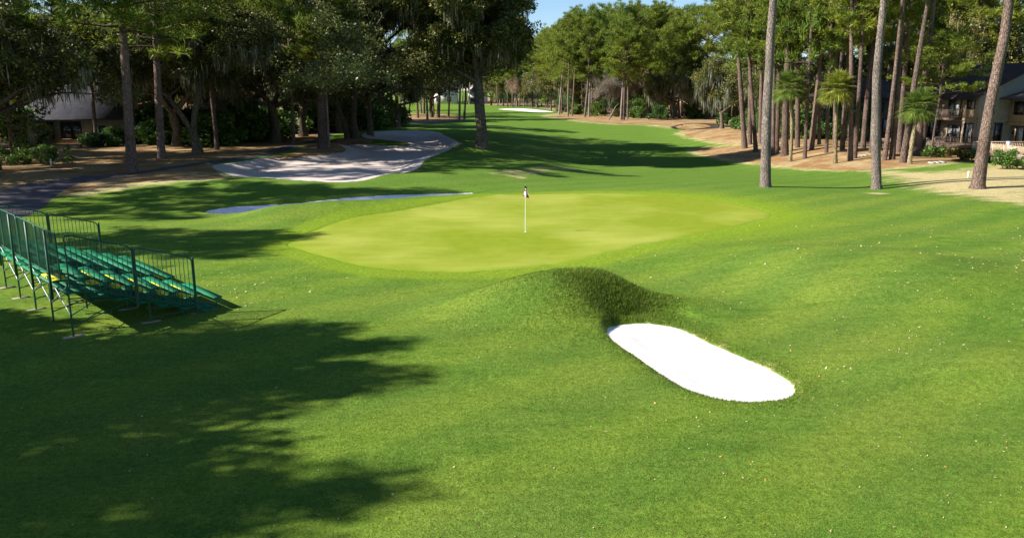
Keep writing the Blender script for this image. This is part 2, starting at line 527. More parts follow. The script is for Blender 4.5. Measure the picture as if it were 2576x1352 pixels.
M['red'] = simple('red cloth', (0.45, 0.02, 0.03), 0.8, 0.15, 8)
M['navy'] = simple('dark blue cloth', (0.01, 0.012, 0.04), 0.8, 0.15, 8)
M['cloth'] = simple('white cloth', (0.75, 0.74, 0.76), 0.8, 0.1, 8)
M['sid_grey'] = siding_mat('grey green siding', (0.30, 0.31, 0.25), 22)
M['sid_brown'] = siding_mat('brown siding', (0.33, 0.25, 0.18), 22)
M['sid_beige'] = siding_mat('beige stucco siding', (0.60, 0.47, 0.34), 10)
M['sid_dark'] = siding_mat('dark stained siding', (0.12, 0.09, 0.075), 22)
M['sid_pale'] = siding_mat('pale siding', (0.55, 0.52, 0.48), 18)
M['roof_dark'] = roof_mat('dark shingles', (0.085, 0.065, 0.065))
M['roof_grey'] = roof_mat('grey shingles', (0.055, 0.055, 0.07))
M['roof_brown'] = roof_mat('brown shingles', (0.24, 0.19, 0.155))
M['trim'] = simple('brown trim', (0.13, 0.09, 0.07), 0.7, 0.2, 5)
M['trim_dark'] = simple('dark window frame', (0.03, 0.025, 0.025), 0.5, 0.2, 5)
M['deck'] = simple('weathered deck boards', (0.34, 0.26, 0.19), 0.85, 0.35, 5)
M['railwood'] = simple('pale railing wood', (0.58, 0.44, 0.30), 0.8, 0.25, 5)
M['umbrella'] = simple('lime canvas', (0.30, 0.38, 0.04), 0.8, 0.15, 5)
M['grill'] = simple('black enamel', (0.015, 0.015, 0.018), 0.35, 0.2, 5, 0.5)
M['stone'] = simple('pale flagstone', (0.5, 0.45, 0.42), 0.9, 0.25, 4)


def glass_mat():
    m, nt, out = new_mat('window glass')
    b = nt.nodes.new('ShaderNodeBsdfPrincipled')
    tc = nt.nodes.new('ShaderNodeTexCoord').outputs['Object']
    n = noise(nt, tc, 0.9, 2)
    nt.links.new(ramp(nt, n, [(0.4, (0.03, 0.035, 0.04)), (0.6, (0.10, 0.11, 0.12))]), b.inputs['Base Color'])
    b.inputs['Roughness'].default_value = 0.05
    b.inputs['Specular IOR Level'].default_value = 1.0
    nt.links.new(b.outputs[0], out.inputs['Surface'])
    return m


M['glass'] = glass_mat()
M['curtain'] = simple('pale curtain behind glass', (0.50, 0.50, 0.48), 0.25, 0.15, 3, 0.8)


# ------------------------------------------------------------------ mesh helpers
class MB:
    """collects shapes, builds ONE mesh object"""

    def __init__(self):
        self.v, self.f, self.m = [], [], []
        self.n = 0

    def add(self, v, f, mi=0):
        v = np.asarray(v, float).reshape(-1, 3)
        self.v.append(v)
        off = self.n
        if isinstance(f, np.ndarray):
            self.f.append((f + off))
            self.m.append(np.full(len(f), mi))
        else:
            by = {}
            for q in f:
                by.setdefault(len(q), []).append(q)
            for k in by:
                a = np.array(by[k]) + off
                self.f.append(a)
                self.m.append(np.full(len(a), mi))
        self.n += len(v)

    def box(self, a, b, mi=0):
        x0, y0, z0 = a
        x1, y1, z1 = b
        v = [(x0, y0, z0), (x1, y0, z0), (x1, y1, z0), (x0, y1, z0), (x0, y0, z1), (x1, y0, z1), (x1, y1, z1), (x0, y1, z1)]
        self.add(v, [(0, 3, 2, 1), (4, 5, 6, 7), (0, 1, 5, 4), (1, 2, 6, 5), (2, 3, 7, 6), (3, 0, 4, 7)], mi)

    def obox(self, o, ax, ay, az, mi=0):
        """box spanned by three vectors from the corner o"""
        o, ax, ay, az = map(lambda q: np.asarray(q, float), (o, ax, ay, az))
        v = [o, o + ax, o + ax + ay, o + ay, o + az, o + ax + az, o + ax + ay + az, o + ay + az]
        f = [(0, 3, 2, 1), (4, 5, 6, 7), (0, 1, 5, 4), (1, 2, 6, 5), (2, 3, 7, 6), (3, 0, 4, 7)]
        if np.dot(np.cross(ax, ay), az) < 0:
            f = [q[::-1] for q in f]
        self.add(v, f, mi)

    def tube(self, pts, rad, n=6, mi=0, cap=True):
        pts = np.asarray(pts, float)
        k = len(pts)
        rad = np.full(k, rad) if np.isscalar(rad) else np.asarray(rad, float)
        d = np.gradient(pts, axis=0)
        d /= np.linalg.norm(d, axis=1)[:, None] + 1e-9
        ref = np.array([0, 0, 1.0]) if abs(d[0][2]) < 0.8 else np.array([1.0, 0, 0])
        a = np.cross(d, ref)
        a /= np.linalg.norm(a, axis=1)[:, None] + 1e-9
        b = np.cross(d, a)
        th = np.arange(n) * 2 * PI / n
        v = pts[:, None, :] + rad[:, None, None] * (np.cos(th)[None, :, None] * a[:, None, :] + np.sin(th)[None, :, None] * b[:, None, :])
        v = v.reshape(-1, 3)
        i = np.arange(k - 1)[:, None] * n
        j = np.arange(n)[None, :]
        j2 = (j + 1) % n
        f = np.stack([i + j, i + n + j, i + n + j2, i + j2], -1).reshape(-1, 4)
        self.add(v, f, mi)
        if cap:
            self.add(v[:n], [tuple(range(n))[::-1]] if False else [tuple(range(n))], mi)
            self.add(v[-n:], [tuple(range(n))[::-1]], mi)

    def mesh(self, name, mats, smooth=False):
        me = bpy.data.meshes.new(name)
        v = np.concatenate(self.v)
        me.vertices.add(len(v))
        me.vertices.foreach_set('co', v.astype(np.float32).ravel())
        tot = sum(a.shape[0] for a in self.f)
        nl = sum(a.size for a in self.f)
        me.loops.add(nl)
        me.polygons.add(tot)
        me.loops.foreach_set('vertex_index', np.concatenate([a.ravel() for a in self.f]).astype(np.int32))
        cnt = np.concatenate([np.full(a.shape[0], a.shape[1]) for a in self.f])
        st = np.concatenate([[0], np.cumsum(cnt)[:-1]])
        me.polygons.foreach_set('loop_start', st.astype(np.int32))
        me.polygons.foreach_set('material_index', np.concatenate(self.m).astype(np.int32))
        if smooth:
            me.polygons.foreach_set('use_smooth', np.ones(tot, bool))
        for m in (mats if isinstance(mats, (list, tuple)) else [mats]):
            me.materials.append(M[m] if isinstance(m, str) else m)
        me.update(calc_edges=True)
        return me

    def build(self, name, mats, parent=None, smooth=False):
        o = bpy.data.objects.new(name, self.mesh(name, mats, smooth))
        COL.objects.link(o)
        if parent is not None:
            o.parent = parent
        return o


def empty(name, loc=(0, 0, 0), rz=0.0):
    o = bpy.data.objects.new(name, None)
    COL.objects.link(o)
    o.location = tuple(float(q) for q in loc)
    o.rotation_euler = (0, 0, rz)
    o.empty_display_size = 0.3
    return o


def tag(o, label=None, cat=None, group=None, kind=None):
    if label:
        o['label'] = label
    if cat:
        o['category'] = cat
    if group:
        o['group'] = group
    if kind:
        o['kind'] = kind
    return o


def part(name, me, parent, loc=(0, 0, 0), rz=0.0, s=(1, 1, 1)):
    o = bpy.data.objects.new(name, me)
    COL.objects.link(o)
    o.parent = parent
    o.location = tuple(float(q) for q in loc)
    o.rotation_euler = (0, 0, rz)
    o.scale = s if not np.isscalar(s) else (s, s, s)
    return o


def leaves(mb, rng, cen, rad, n, L, W, mi=0, squash=0.8, up=0.0, shell=0.4, down=False):
    """leaf-sized diamonds spread through round clumps"""
    cen = np.asarray(cen, float)
    rad = np.broadcast_to(np.asarray(rad, float), (len(cen),))
    c = np.repeat(cen, n, axis=0)
    r = np.repeat(rad, n)
    d = rng.normal(size=(len(c), 3))
    d /= np.linalg.norm(d, axis=1)[:, None]
    q = rng.random(len(c)) ** shell
    p = c + d * (r * q)[:, None] * np.array([1, 1, squash])
    t = rng.normal(size=(len(c), 3)) * np.array([1, 1, 0.75]) + d * 0.7
    t[:, 2] += up
    t /= np.linalg.norm(t, axis=1)[:, None]
    w = np.cross(t, rng.normal(size=(len(c), 3)))
    w /= np.linalg.norm(w, axis=1)[:, None] + 1e-9
    s = rng.uniform(0.7, 1.35, len(c))[:, None]
    v = np.stack([p, p + t * L * 0.5 * s + w * W * 0.5 * s, p + t * L * s, p + t * L * 0.5 * s - w * W * 0.5 * s], 1).reshape(-1, 3)
    f = np.arange(len(c) * 4).reshape(-1, 4)
    mb.add(v, f, mi)


def needles(mb, rng, cen, rad, n, L, W, mi=0, squash=0.55):
    """tufts of pine needles: thin triangles pointing out and up"""
    cen = np.asarray(cen, float)
    rad = np.broadcast_to(np.asarray(rad, float), (len(cen),))
    c = np.repeat(cen, n, axis=0)
    r = np.repeat(rad, n)
    d = rng.normal(size=(len(c), 3))
    d /= np.linalg.norm(d, axis=1)[:, None]
    p = c + d * (r * rng.random(len(c)) ** 0.6)[:, None] * np.array([1, 1, squash])
    t = d * 0.8 + rng.normal(size=(len(c), 3)) * 0.55
    t[:, 2] += 0.45
    t /= np.linalg.norm(t, axis=1)[:, None]
    w = np.cross(t, rng.normal(size=(len(c), 3)))
    w /= np.linalg.norm(w, axis=1)[:, None] + 1e-9
    s = rng.uniform(0.7, 1.3, len(c))[:, None]
    v = np.stack([p - w * W * 0.5 * s, p + w * W * 0.5 * s, p + t * L * s], 1).reshape(-1, 3)
    mb.add(v, np.arange(len(c) * 3).reshape(-1, 3), mi)


def moss_strands(mb, rng, pts, n, Lm, mi=0, w=0.09):
    pts = np.asarray(pts, float)
    c = np.repeat(pts, n, axis=0)
    k = len(c)
    c = c + rng.normal(0, 0.28, (k, 3)) * np.array([1, 1, 0.3])
    L = Lm * rng.uniform(0.35, 1.5, k)
    a = rng.uniform(0, 2 * PI, k)
    wv = np.stack([np.cos(a), np.sin(a), 0 * a], 1) * (w * rng.uniform(0.5, 1.4, k))[:, None]
    mid = c + np.stack([rng.normal(0, 0.06, k), rng.normal(0, 0.06, k), -L * 0.45], 1)
    end = c + np.stack([rng.normal(0, 0.12, k), rng.normal(0, 0.12, k), -L], 1)
    v = np.stack([c - wv * 0.4, c + wv * 0.4, mid + wv, end, mid - wv], 1).reshape(-1, 3)
    mb.add(v, np.arange(k * 5).reshape(-1, 5), mi)


# ------------------------------------------------------------------ tree parts (shared meshes)
def pine_crown(seed, Hc=11.0, Rc=3.8, nb=30, dens=52, NL=0.42, NW=0.085):
    """origin at the lowest live branch; trunk top inside"""
    rng = np.random.default_rng(seed)
    mb = MB()
    cen, rad = [], []
    for i in range(nb):
        t = (i + rng.random()) / nb
        z = Hc * (0.02 + 0.93 * t)
        prof = (0.55 + 0.9 * math.sin(PI * min(1, t * 0.85 + 0.18))) * (1 - 0.55 * max(0, t - 0.5) * 2)
        L = Rc * prof * rng.uniform(0.55, 1.15) * 0.85
        a = i * 2.4 + rng.uniform(-0.5, 0.5)
        rise = rng.uniform(-0.05, 0.35) + t * 0.7
        dx, dy = math.cos(a), math.sin(a)
        pts = []
        for k in range(5):
            s = k / 4
            pts.append((dx * L * s, dy * L * s, z + L * rise * s + 0.25 * L * s * s * (t - 0.3) - 0.0))
        pts = np.array(pts) + rng.normal(0, 0.08, (5, 3)) * np.linspace(0, 1, 5)[:, None]
        mb.tube(pts, np.linspace(0.085 * (1.2 - t * 0.7), 0.02, 5), 4, 1, False)
        for s in np.linspace(0.5, 1.0, max(2, int(L * 0.95))):
            q = np.array([np.interp(s, np.linspace(0, 1, 5), pts[:, j]) for j in range(3)])
            off = rng.normal(0, 0.4, 3) * np.array([1, 1, 0.4])
            c0 = q + off + np.array([0, 0, 0.2])
            big = rng.uniform(0.55, 1.0)
            cen.append(c0)
            rad.append(big)
            for _ in range(2):
                cen.append(c0 + rng.normal(0, 0.75, 3) * np.array([1, 1, 0.45]))
                rad.append(big * rng.uniform(0.35, 0.6))
    cen.append(np.array([0, 0, Hc]))
    rad.append(0.7)
    needles(mb, rng, cen, rad, dens, NL, NW, 0)
    mb.tube([(0, 0, -0.2), (0, 0, Hc * 0.5), (0, 0, Hc)], [0.14, 0.09, 0.02], 6, 1, False)
    return mb.mesh('pine_crown', ['needles', 'bark_pine'])


def oak_skeleton(rng, base, height, spread, levels=4, first=4, trunk_h=0.28, r0=0.5):
    """limbs: list of (points, radii); ends: twig points"""
    limbs, ends = [], []

    def grow(p, d, L, r, lev):
        n = 5
        pts = [np.array(p, float)]
        dd = np.array(d, float)
        for _ in range(n):
            dd = dd + rng.normal(0, 0.16, 3) + np.array([0, 0, 0.05 if lev > 1 else 0.0])
            dd /= np.linalg.norm(dd)
            pts.append(pts[-1] + dd * L / n)
        limbs.append((np.array(pts), np.linspace(r, r * 0.55, n + 1)))
        if lev >= levels:
            ends.append(pts[-1])
            ends.append(pts[-2])
            ends.append(pts[-3])
            return
        if lev >= levels - 1:
            ends.append(pts[-1])
            ends.append(pts[-3])
        k = rng.integers(3, 5)
        for j in range(k):
            s = rng.uniform(0.35, 1.0) if j else 1.0
            q = pts[int(round(s * n))]
            a = rng.uniform(0, 2 * PI)
            side = np.array([math.cos(a), math.sin(a), rng.uniform(-0.25, 0.55)])
            nd = dd * 0.75 + side * 0.85
            nd /= np.linalg.norm(nd)
            grow(q, nd, L * rng.uniform(0.58, 0.78), r * 0.52, lev + 1)

    th = height * trunk_h
    tr = [np.array(base, float) + np.array([rng.normal(0, 0.04) * k, rng.normal(0, 0.04) * k, th * k / 4]) for k in range(5)]
    limbs.append((np.array(tr), np.array([r0 * 1.45, r0 * 1.08, r0, r0 * 0.97, r0 * 0.95])))
    for i in range(first):
        a = i * 2 * PI / first + rng.uniform(-0.4, 0.4)
        up = rng.uniform(0.5, 1.3)
        d = np.array([math.cos(a), math.sin(a), up])
        d /= np.linalg.norm(d)
        L = (height - th) * 0.40 * (0.8 + 0.4 * rng.random()) * (1 + 0.25 * (spread - 1))
        grow(tr[-1], d * np.array([spread, spread, 1]) / np.linalg.norm(d * np.array([spread, spread, 1])), L, r0 * 0.6, 1)
    return limbs, np.array(ends)


def oak_meshes(seed, height=15, spread=1.25, r0=0.45, dens=42, leafL=0.30, leafW=0.17, moss=0.2, mat='oakleaf', trunk_h=0.26, first=4, levels=4, mossL=1.3):
    rng = np.random.default_rng(seed)
    limbs, ends = oak_skeleton(rng, (0, 0, 0), height, spread, levels, first, trunk_h, r0)
    w = MB()
    for i, (p, r) in enumerate(limbs):
        w.tube(p, r, 10 if i == 0 else (7 if r[0] > 0.1 else 4), 0, False)
    c = MB()
    keep = ends[rng.random(len(ends)) < 0.92]
    leaves(c, rng, keep + rng.normal(0, 0.3, keep.shape), rng.uniform(0.55, 1.05, len(keep)), dens, leafL, leafW, 0, 0.6)
    me_m = None
    if moss > 0:
        k = ends[rng.random(len(ends)) < moss]
        mm = MB()
        moss_strands(mm, rng, k - np.array([0, 0, 0.3]), 9, mossL, 0, 0.05)
        me_m = mm.mesh('hanging_moss', ['moss'])
    return (w.mesh('trunk', ['bark_oak'], True), c.mesh('crown', [mat]), me_m)


def bare_meshes(seed, height=10):
    rng = np.random.default_rng(seed)
    limbs, ends = oak_skeleton(rng, (0, 0, 0), height, 0.9, 4, 4, 0.22, 0.2)
    w = MB()
    for i, (p, r) in enumerate(limbs):
        w.tube(p, r, 8 if i == 0 else 4, 0, False)
    c = MB()
    leaves(c, rng, ends, 0.8, 22, 0.7, 0.03, 0, 0.7, up=0.5)
    return (w.mesh('trunk', ['bark_grey'], True), c.mesh('twigs', ['twig']), None)


def bush_mesh(seed, sx=2.0, sy=1.6, h=2.2, n=5200, L=0.2, W=0.11, mat='shrubleaf', lumps=26, low=0.0):
    rng = np.random.default_rng(seed)
    mb = MB()
    cen, rad = [], []
    for _ in range(lumps):
        a, q = rng.uniform(0, 2 * PI), rng.random() ** 0.5
        z = rng.uniform(low, 1) ** 0.8
        env = math.sqrt(max(0.05, 1 - (z * 0.95) ** 2.2))
        cen.append((sx * q * env * math.cos(a) * 0.8, sy * q * env * math.sin(a) * 0.8, h * (0.10 + 0.8 * z)))
        rad.append(rng.uniform(0.20, 0.36) * min(sx, sy, h))
    leaves(mb, rng, cen, rad, n // lumps, L, W, 0, 0.85, shell=0.3)
    for i in range(6):
        a = i * 1.05
        mb.tube([(0.1 * math.cos(a), 0.1 * math.sin(a), -0.05), (sx * 0.4 * math.cos(a), sy * 0.4 * math.sin(a), h * 0.6)], [0.05, 0.02], 4, 1, False)
    return mb.mesh('foliage', [mat, 'bark_oak'])


PC = [pine_crown(100 + i, Hc=h, Rc=r, nb=n) for i, (h, r, n) in enumerate([(11, 3.6, 34), (12.5, 4.2, 38), (9.5, 3.9, 30), (11.5, 3.2, 32), (13.5, 4.0, 40)])]
OK = [oak_meshes(200, 15, 1.3, 0.45), oak_meshes(201, 16, 1.15, 0.42), oak_meshes(202, 14, 1.5, 0.5), oak_meshes(203, 17, 1.0, 0.40, moss=0.2)]
UN = [oak_meshes(210, 8, 1.2, 0.16, 40, 0.26, 0.15, 0.0, 'shrubleaf', 0.16, 4, 3, 0.8), oak_meshes(211, 9, 1.0, 0.17, 40, 0.26, 0.15, 0.0, 'oliveleaf', 0.16, 5, 3)]
BR = [bare_meshes(220, 9), bare_meshes(221, 11)]
BU = [bush_mesh(230), bush_mesh(231, 1.6, 1.6, 1.7, 4200, mat='shrubleaf'), bush_mesh(232, 1.8, 1.5, 1.5, 4200, mat='oliveleaf')]

PLACED = []   # (object, kind group key, screen u)


def screen_u(x, y, z=0.0):
    zc = y * math.cos(TH) + (CAMZ - z) * math.sin(TH)
    return CX + F * x / max(zc, 0.1)


def pine(x, y, H=25, dia=0.45, lean=(0.0, 0.0), crown=None, cs=1.0, name='pine_tree', barkm='bark_pine', cb=None, bend=0.25, seed=None, key='pine', flare=1.5, crown_rz=None, bend_xy=None):
    """lean = shift of the top in metres (x, y)"""
    rng = np.random.default_rng(seed if seed is not None else int(abs(x * 131 + y * 17)) + 5)
    z0 = HZ(x, y) - 0.12
    root = empty(name, (x, y, z0))
    n = 14
    ts = np.linspace(0, 1, n)
    ph = rng.uniform(0, 6.28, 2)
    bx = bend * np.sin(ts * 3.3 + ph[0]) - bend * math.sin(ph[0])
    by = bend * np.sin(ts * 2.9 + ph[1]) - bend * math.sin(ph[1])
    if bend_xy is not None:
        bx, by = np.interp(ts, np.linspace(0, 1, len(bend_xy)), bend_xy), 0 * by
    pts = np.stack([lean[0] * ts + bx, lean[1] * ts + by, H * ts * 0.97], 1)
    rr = dia / 2 * (1.0 - 0.72 * ts ** 1.15)
    rr[0] *= flare
    # extra ring for the root flare
    pts = np.insert(pts, 1, pts[0] + (pts[1] - pts[0]) * 0.22, axis=0)
    rr = np.insert(rr, 1, dia / 2 * (1 + (flare - 1) * 0.25))
    mb = MB()
    mb.tube(pts, rr, 12, 0, False)
    v = mb.v[0]
    v += rng.normal(0, dia * 0.018, v.shape)
    mb.build('trunk', [barkm], root, True)
    cbz = cb if cb is not None else H * 0.55
    me = crown if crown is not None else PC[int(rng.integers(len(PC)))]
    hc = {PC[0].name: 11, PC[1].name: 12.5, PC[2].name: 9.5, PC[3].name: 11.5, PC[4].name: 13.5}.get(me.name, 11)
    sz = (H - cbz) / hc
    t = cbz / (H * 0.97)
    q = [np.interp(t, ts, np.stack([lean[0] * ts + bx, lean[1] * ts + by, H * ts * 0.97], 1)[:, j]) for j in range(3)]
    c = part('crown', me, root, q, crown_rz if crown_rz is not None else rng.uniform(0, 6.28), (cs, cs, sz))
    PLACED.append((root, key, screen_u(x, y), y))
    return root


def broadleaf(x, y, meshes, s=1.0, rz=None, name='oak_tree', key='oak', sz=None, tn='crown'):
    rng = np.random.default_rng(int(abs(x * 97 + y * 31)) + 3)
    root = empty(name, (x, y, HZ(x, y) - 0.1))
    rz = rng.uniform(0, 6.28) if rz is None else rz
    sc = (s, s, sz or s)
    part('trunk', meshes[0], root, (0, 0, 0), rz, sc)
    part(tn, meshes[1], root, (0, 0, 0), rz, sc)
    if meshes[2] is not None:
        part('hanging_moss', meshes[2], root, (0, 0, 0), rz, sc)
    PLACED.append((root, key, screen_u(x, y), y))
    return root


def bush(x, y, me, s=1.0, name='shrub', key='shrub', sz=None):
    rng = np.random.default_rng(int(abs(x * 57 + y * 23)) + 1)
    o = bpy.data.objects.new(name, me)
    COL.objects.link(o)
    o.location = (x, y, HZ(x, y) - 0.05)
    o.rotation_euler = (0, 0, rng.uniform(0, 6.28))
    o.scale = (s, s, sz or s)
    PLACED.append((o, key, screen_u(x, y), y))
    return o

# ------------------------------------------------------------------ ground
def build_ground():
    r = [0.4, 1.5, 3, 4.5, 6, 7]
    x = 8.0
    while x < 130:
        r.append(x)
        if x < 60:
            x += max(0.045, x * x / 13200 * 2.0)
        else:
            x += 0.62
    while x < 900:
        r.append(x)
        x *= 1.02
    while x < 5000:
        r.append(x)
        x *= 1.15
    r = np.array(r)
    a = np.concatenate([np.arange(-44, 44, 0.2), np.arange(44, 316, 4.0)])
    a = np.radians(a)
    RR, AA = np.meshgrid(r, a, indexing='ij')
    X, Y = RR * np.sin(AA), RR * np.cos(AA)
    fx, fy = X.ravel(), Y.ravel()
    Z = HH(fx, fy)
    dist = np.hypot(fx, fy)
    sink = np.zeros_like(Z)
    for poly in (GREEN, BUNK_NEAR, BUNK_MID, BUNK_BIG, BUNK_FAR, STRAW_R, STRAW_C, STRAW_L, STRAW_M, STRAW_E, STRAW_F, STRAW_K, PATH, DITCH):
        lo, hi = poly.min(0) - 1, poly.max(0) + 1
        m = (fx > lo[0]) & (fx < hi[0]) & (fy > lo[1]) & (fy < hi[1]) & (fy > 0)
        if m.any():
            d = sdf(poly, fx[m], fy[m])
            wd = np.maximum(0.12, dist[m] ** 2 / 9000)
            sink[m] = np.maximum(sink[m], (0.05 + 0.0006 * dist[m]) * ss(0.0, 1.0, d / wd))
    Z = Z - sink
    nr, na = RR.shape
    mb = MB()
    i = np.arange(nr - 1)[:, None] * na
    j = np.arange(na)[None, :]
    j2 = (j + 1) % na
    f = np.stack([i + j, i + j2, i + na + j2, i + na + j], -1).reshape(-1, 4)
    v = np.stack([fx, fy, Z], 1)
    v = np.vstack([v, [[0, 0, float(HH(np.array([0.0]), np.array([0.0]))[0])]]])
    mb.add(v, f)
    c = len(v) - 1
    mb.f.append(np.array([[c, (k + 1) % na, k] for k in range(na)]))
    mb.m.append(np.zeros(na, int))
    o = mb.build('ground', ['grass'], None, True)
    o['kind'] = 'structure'
    me = o.data

    def put(name, vals):
        at = me.attributes.new(name, 'FLOAT', 'POINT')
        at.data.foreach_set('value', np.append(vals, 0).astype(np.float32))
    g = np.full(fx.shape, -99.0)
    m = (fy > 20) & (fy < 60) & (np.abs(fx) < 40)
    g[m] = sdf(GREEN, fx[m], fy[m])
    put('collar', ss(-1.5, -1.0, g))
    put('lime_blend', ss(-6.0, -0.5, g) * ss(2, 14, fx) + 0.4 * ss(-3.0, -0.5, g))
    dry = np.zeros_like(fx)
    for poly, wd, amp in ((DRY1, 6.5, 0.85), (DRY2, 1.5, 0.72), (DRY3, 1.5, 0.55)):
        d = sdf(poly, fx, fy)
        dry = np.maximum(dry, amp * ss(-wd * 0.3, wd, d))
    for poly, wd, amp in ((STRAW_R, 3.0, 0.60), (STRAW_C, 7.0, 0.58), (BUNK_NEAR, 0.5, 0.40), (STRAW_M, 1.0, 0.6)):
        d = sdf(poly, fx, fy)
        dry = np.maximum(dry, amp * ss(-wd, -wd * 0.15, d))
    # worn patch round the middle of the three pines
    p = P(2203, 478)
    dry = np.maximum(dry, 0.8 * np.exp(-((fx - p[0]) ** 2 + (fy - p[1]) ** 2) / 1.2))
    put('dry', np.where(fy > 0, dry, 0))
    rough = 0.45 + 0.55 * np.exp(-((fx - 2.4) ** 2 / 9 + (fy - 22.8) ** 2 / 3.5))
    rough = np.where(fy > 50, 0.55, rough)
    put('rough', rough)
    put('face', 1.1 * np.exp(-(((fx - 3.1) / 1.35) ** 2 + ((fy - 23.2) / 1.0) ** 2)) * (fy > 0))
    fair = ss(48, 56, fy) * (1 - ss(30, 36, np.abs(fx - fy * 0.05)))
    put('fair', fair)
    return o


def sheet(name, poly, mat, spacing, off=0.012, zf=None):
    poly = np.asarray(poly)
    lo, hi = poly.min(0), poly.max(0)
    gx = np.arange(lo[0], hi[0], spacing)
    gy = np.arange(lo[1], hi[1], spacing)
    X, Y = np.meshgrid(gx, gy)
    X = X.ravel() + RNG.uniform(-0.2, 0.2, X.size) * spacing
    Y = Y.ravel() + RNG.uniform(-0.2, 0.2, Y.size) * spacing
    d = sdf(poly, X, Y)
    m = d > spacing * 0.35
    pts = [Vector(p) for p in poly] + [Vector((a, b)) for a, b in zip(X[m], Y[m])]
    n = len(poly)
    vs, es, fs, *_ = delaunay_2d_cdt(pts, [(i, (i + 1) % n) for i in range(n)], [], 1, 1e-5)
    v = np.array([(q.x, q.y) for q in vs])
    dist = np.hypot(v[:, 0], v[:, 1])
    z = HH(v[:, 0], v[:, 1]) + off + 0.0002 * dist
    de = sdf(poly, v[:, 0], v[:, 1])
    z = z - (off + 0.03) * (1 - ss(0.0, 0.06 + 0.001 * dist, de))
    mb = MB()
    faces = []
    for q in fs:
        a = v[q[0]]
        b = v[q[1]]
        c = v[q[2]]
        cr = (b[0] - a[0]) * (c[1] - a[1]) - (b[1] - a[1]) * (c[0] - a[0])
        faces.append(tuple(q) if cr > 0 else tuple(reversed(q)))
    mb.add(np.column_stack([v, z]), faces)
    o = mb.build(name, [mat], None, True)
    o['kind'] = 'structure'
    at = o.data.attributes.new('edge', 'FLOAT', 'POINT')
    at.data.foreach_set('value', de.astype(np.float32))
    return o


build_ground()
sheet('putting_green', GREEN, 'green', 0.4)
sheet('sand_bunker', BUNK_NEAR, 'sand_white', 0.12)
sheet('sand_bunker', BUNK_MID, 'sand_mid', 0.3)
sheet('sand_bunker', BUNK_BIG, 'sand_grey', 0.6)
sheet('sand_bunker', BUNK_FAR, 'sand_white', 3.0, 0.05)
sheet('cart_path', PATH, 'asphalt', 0.8, 0.035)
for k, (pl, sp, of) in enumerate(((STRAW_R, 1.0, 0.01), (STRAW_C, 6.0, 0.02), (STRAW_L, 1.6, 0.004), (STRAW_M, 0.6, 0.006), (STRAW_E, 0.6, 0.03), (STRAW_F, 0.8, 0.03), (STRAW_K, 1.5, 0.004))):
    sheet('pine_straw_bed', pl, 'straw', sp, of)

sheet('ditch', DITCH, 'soil', 1.2, 0.05)

# ------------------------------------------------------------------ grass tufts and fallen leaves (nobody could count them)


def blades(name, pts, h, w, label=None):
    n = len(pts)
    rng = np.random.default_rng(n)
    z = HH(pts[:, 0], pts[:, 1])
    base = np.column_stack([pts, z - 0.004])
    a = rng.uniform(0, 2 * PI, n)
    wv = np.stack([np.cos(a), np.sin(a), 0 * a], 1) * (w * rng.uniform(0.6, 1.3, n))[:, None]
    t = rng.normal(0, 0.45, (n, 3))
    t[:, 2] = 1
    t /= np.linalg.norm(t, axis=1)[:, None]
    hh = (h * rng.uniform(0.5, 1.4, n))[:, None]
    v = np.stack([base - wv, base + wv, base + t * hh], 1).reshape(-1, 3)
    mb = MB()
    mb.add(v, np.arange(n * 3).reshape(-1, 3))
    o = mb.build(name, ['blade'])
    o['kind'] = 'stuff'
    return o


def scatter_fn(n, lo, hi, dens):
    x = RNG.uniform(lo[0], hi[0], n)
    y = RNG.uniform(lo[1], hi[1], n)
    k = RNG.random(n) < dens(x, y)
    return np.column_stack([x[k], y[k]])


pm = scatter_fn(130000, (-3, 18.5), (7, 27), lambda x, y: np.clip(1.25 * np.exp(-((x - 2.3) ** 2 / 7 + (y - 23.0) ** 2 / 3.6)), 0, 1) * (sdf(BUNK_NEAR, x, y) < -0.01))
pr = scatter_fn(160000, (1.5, 15.5), (8.5, 23.5), lambda x, y: np.where(sdf(BUNK_NEAR, x, y) < 0.0, np.exp(sdf(BUNK_NEAR, x, y) / 0.22), 0))
pq = scatter_fn(60000, (1.2, 21.8), (5.2, 25), lambda x, y: np.exp(-(((x - 3.1) / 1.3) ** 2 + ((y - 23.2) / 0.95) ** 2)) * (sdf(BUNK_NEAR, x, y) < -0.02))
tag(blades('rough_grass', pq, 0.10, 0.008), 'long dark tussocky grass on the steep face above the white bunker', 'grass')
tag(blades('rough_grass', np.vstack([pm, pr]), 0.055, 0.007), 'ragged longer grass on the mound and round the rim of the white bunker', 'grass')
pf = scatter_fn(260000, (-11, 9.3), (14, 24), lambda x, y: np.clip((24 - y) / 10, 0.15, 1) * (np.abs(x) < y * 0.68 + 0.5) * (sdf(BUNK_NEAR, x, y) < 0))
tag(blades('grass', pf, 0.032, 0.006), 'short mown grass blades nearest the viewer', 'grass')


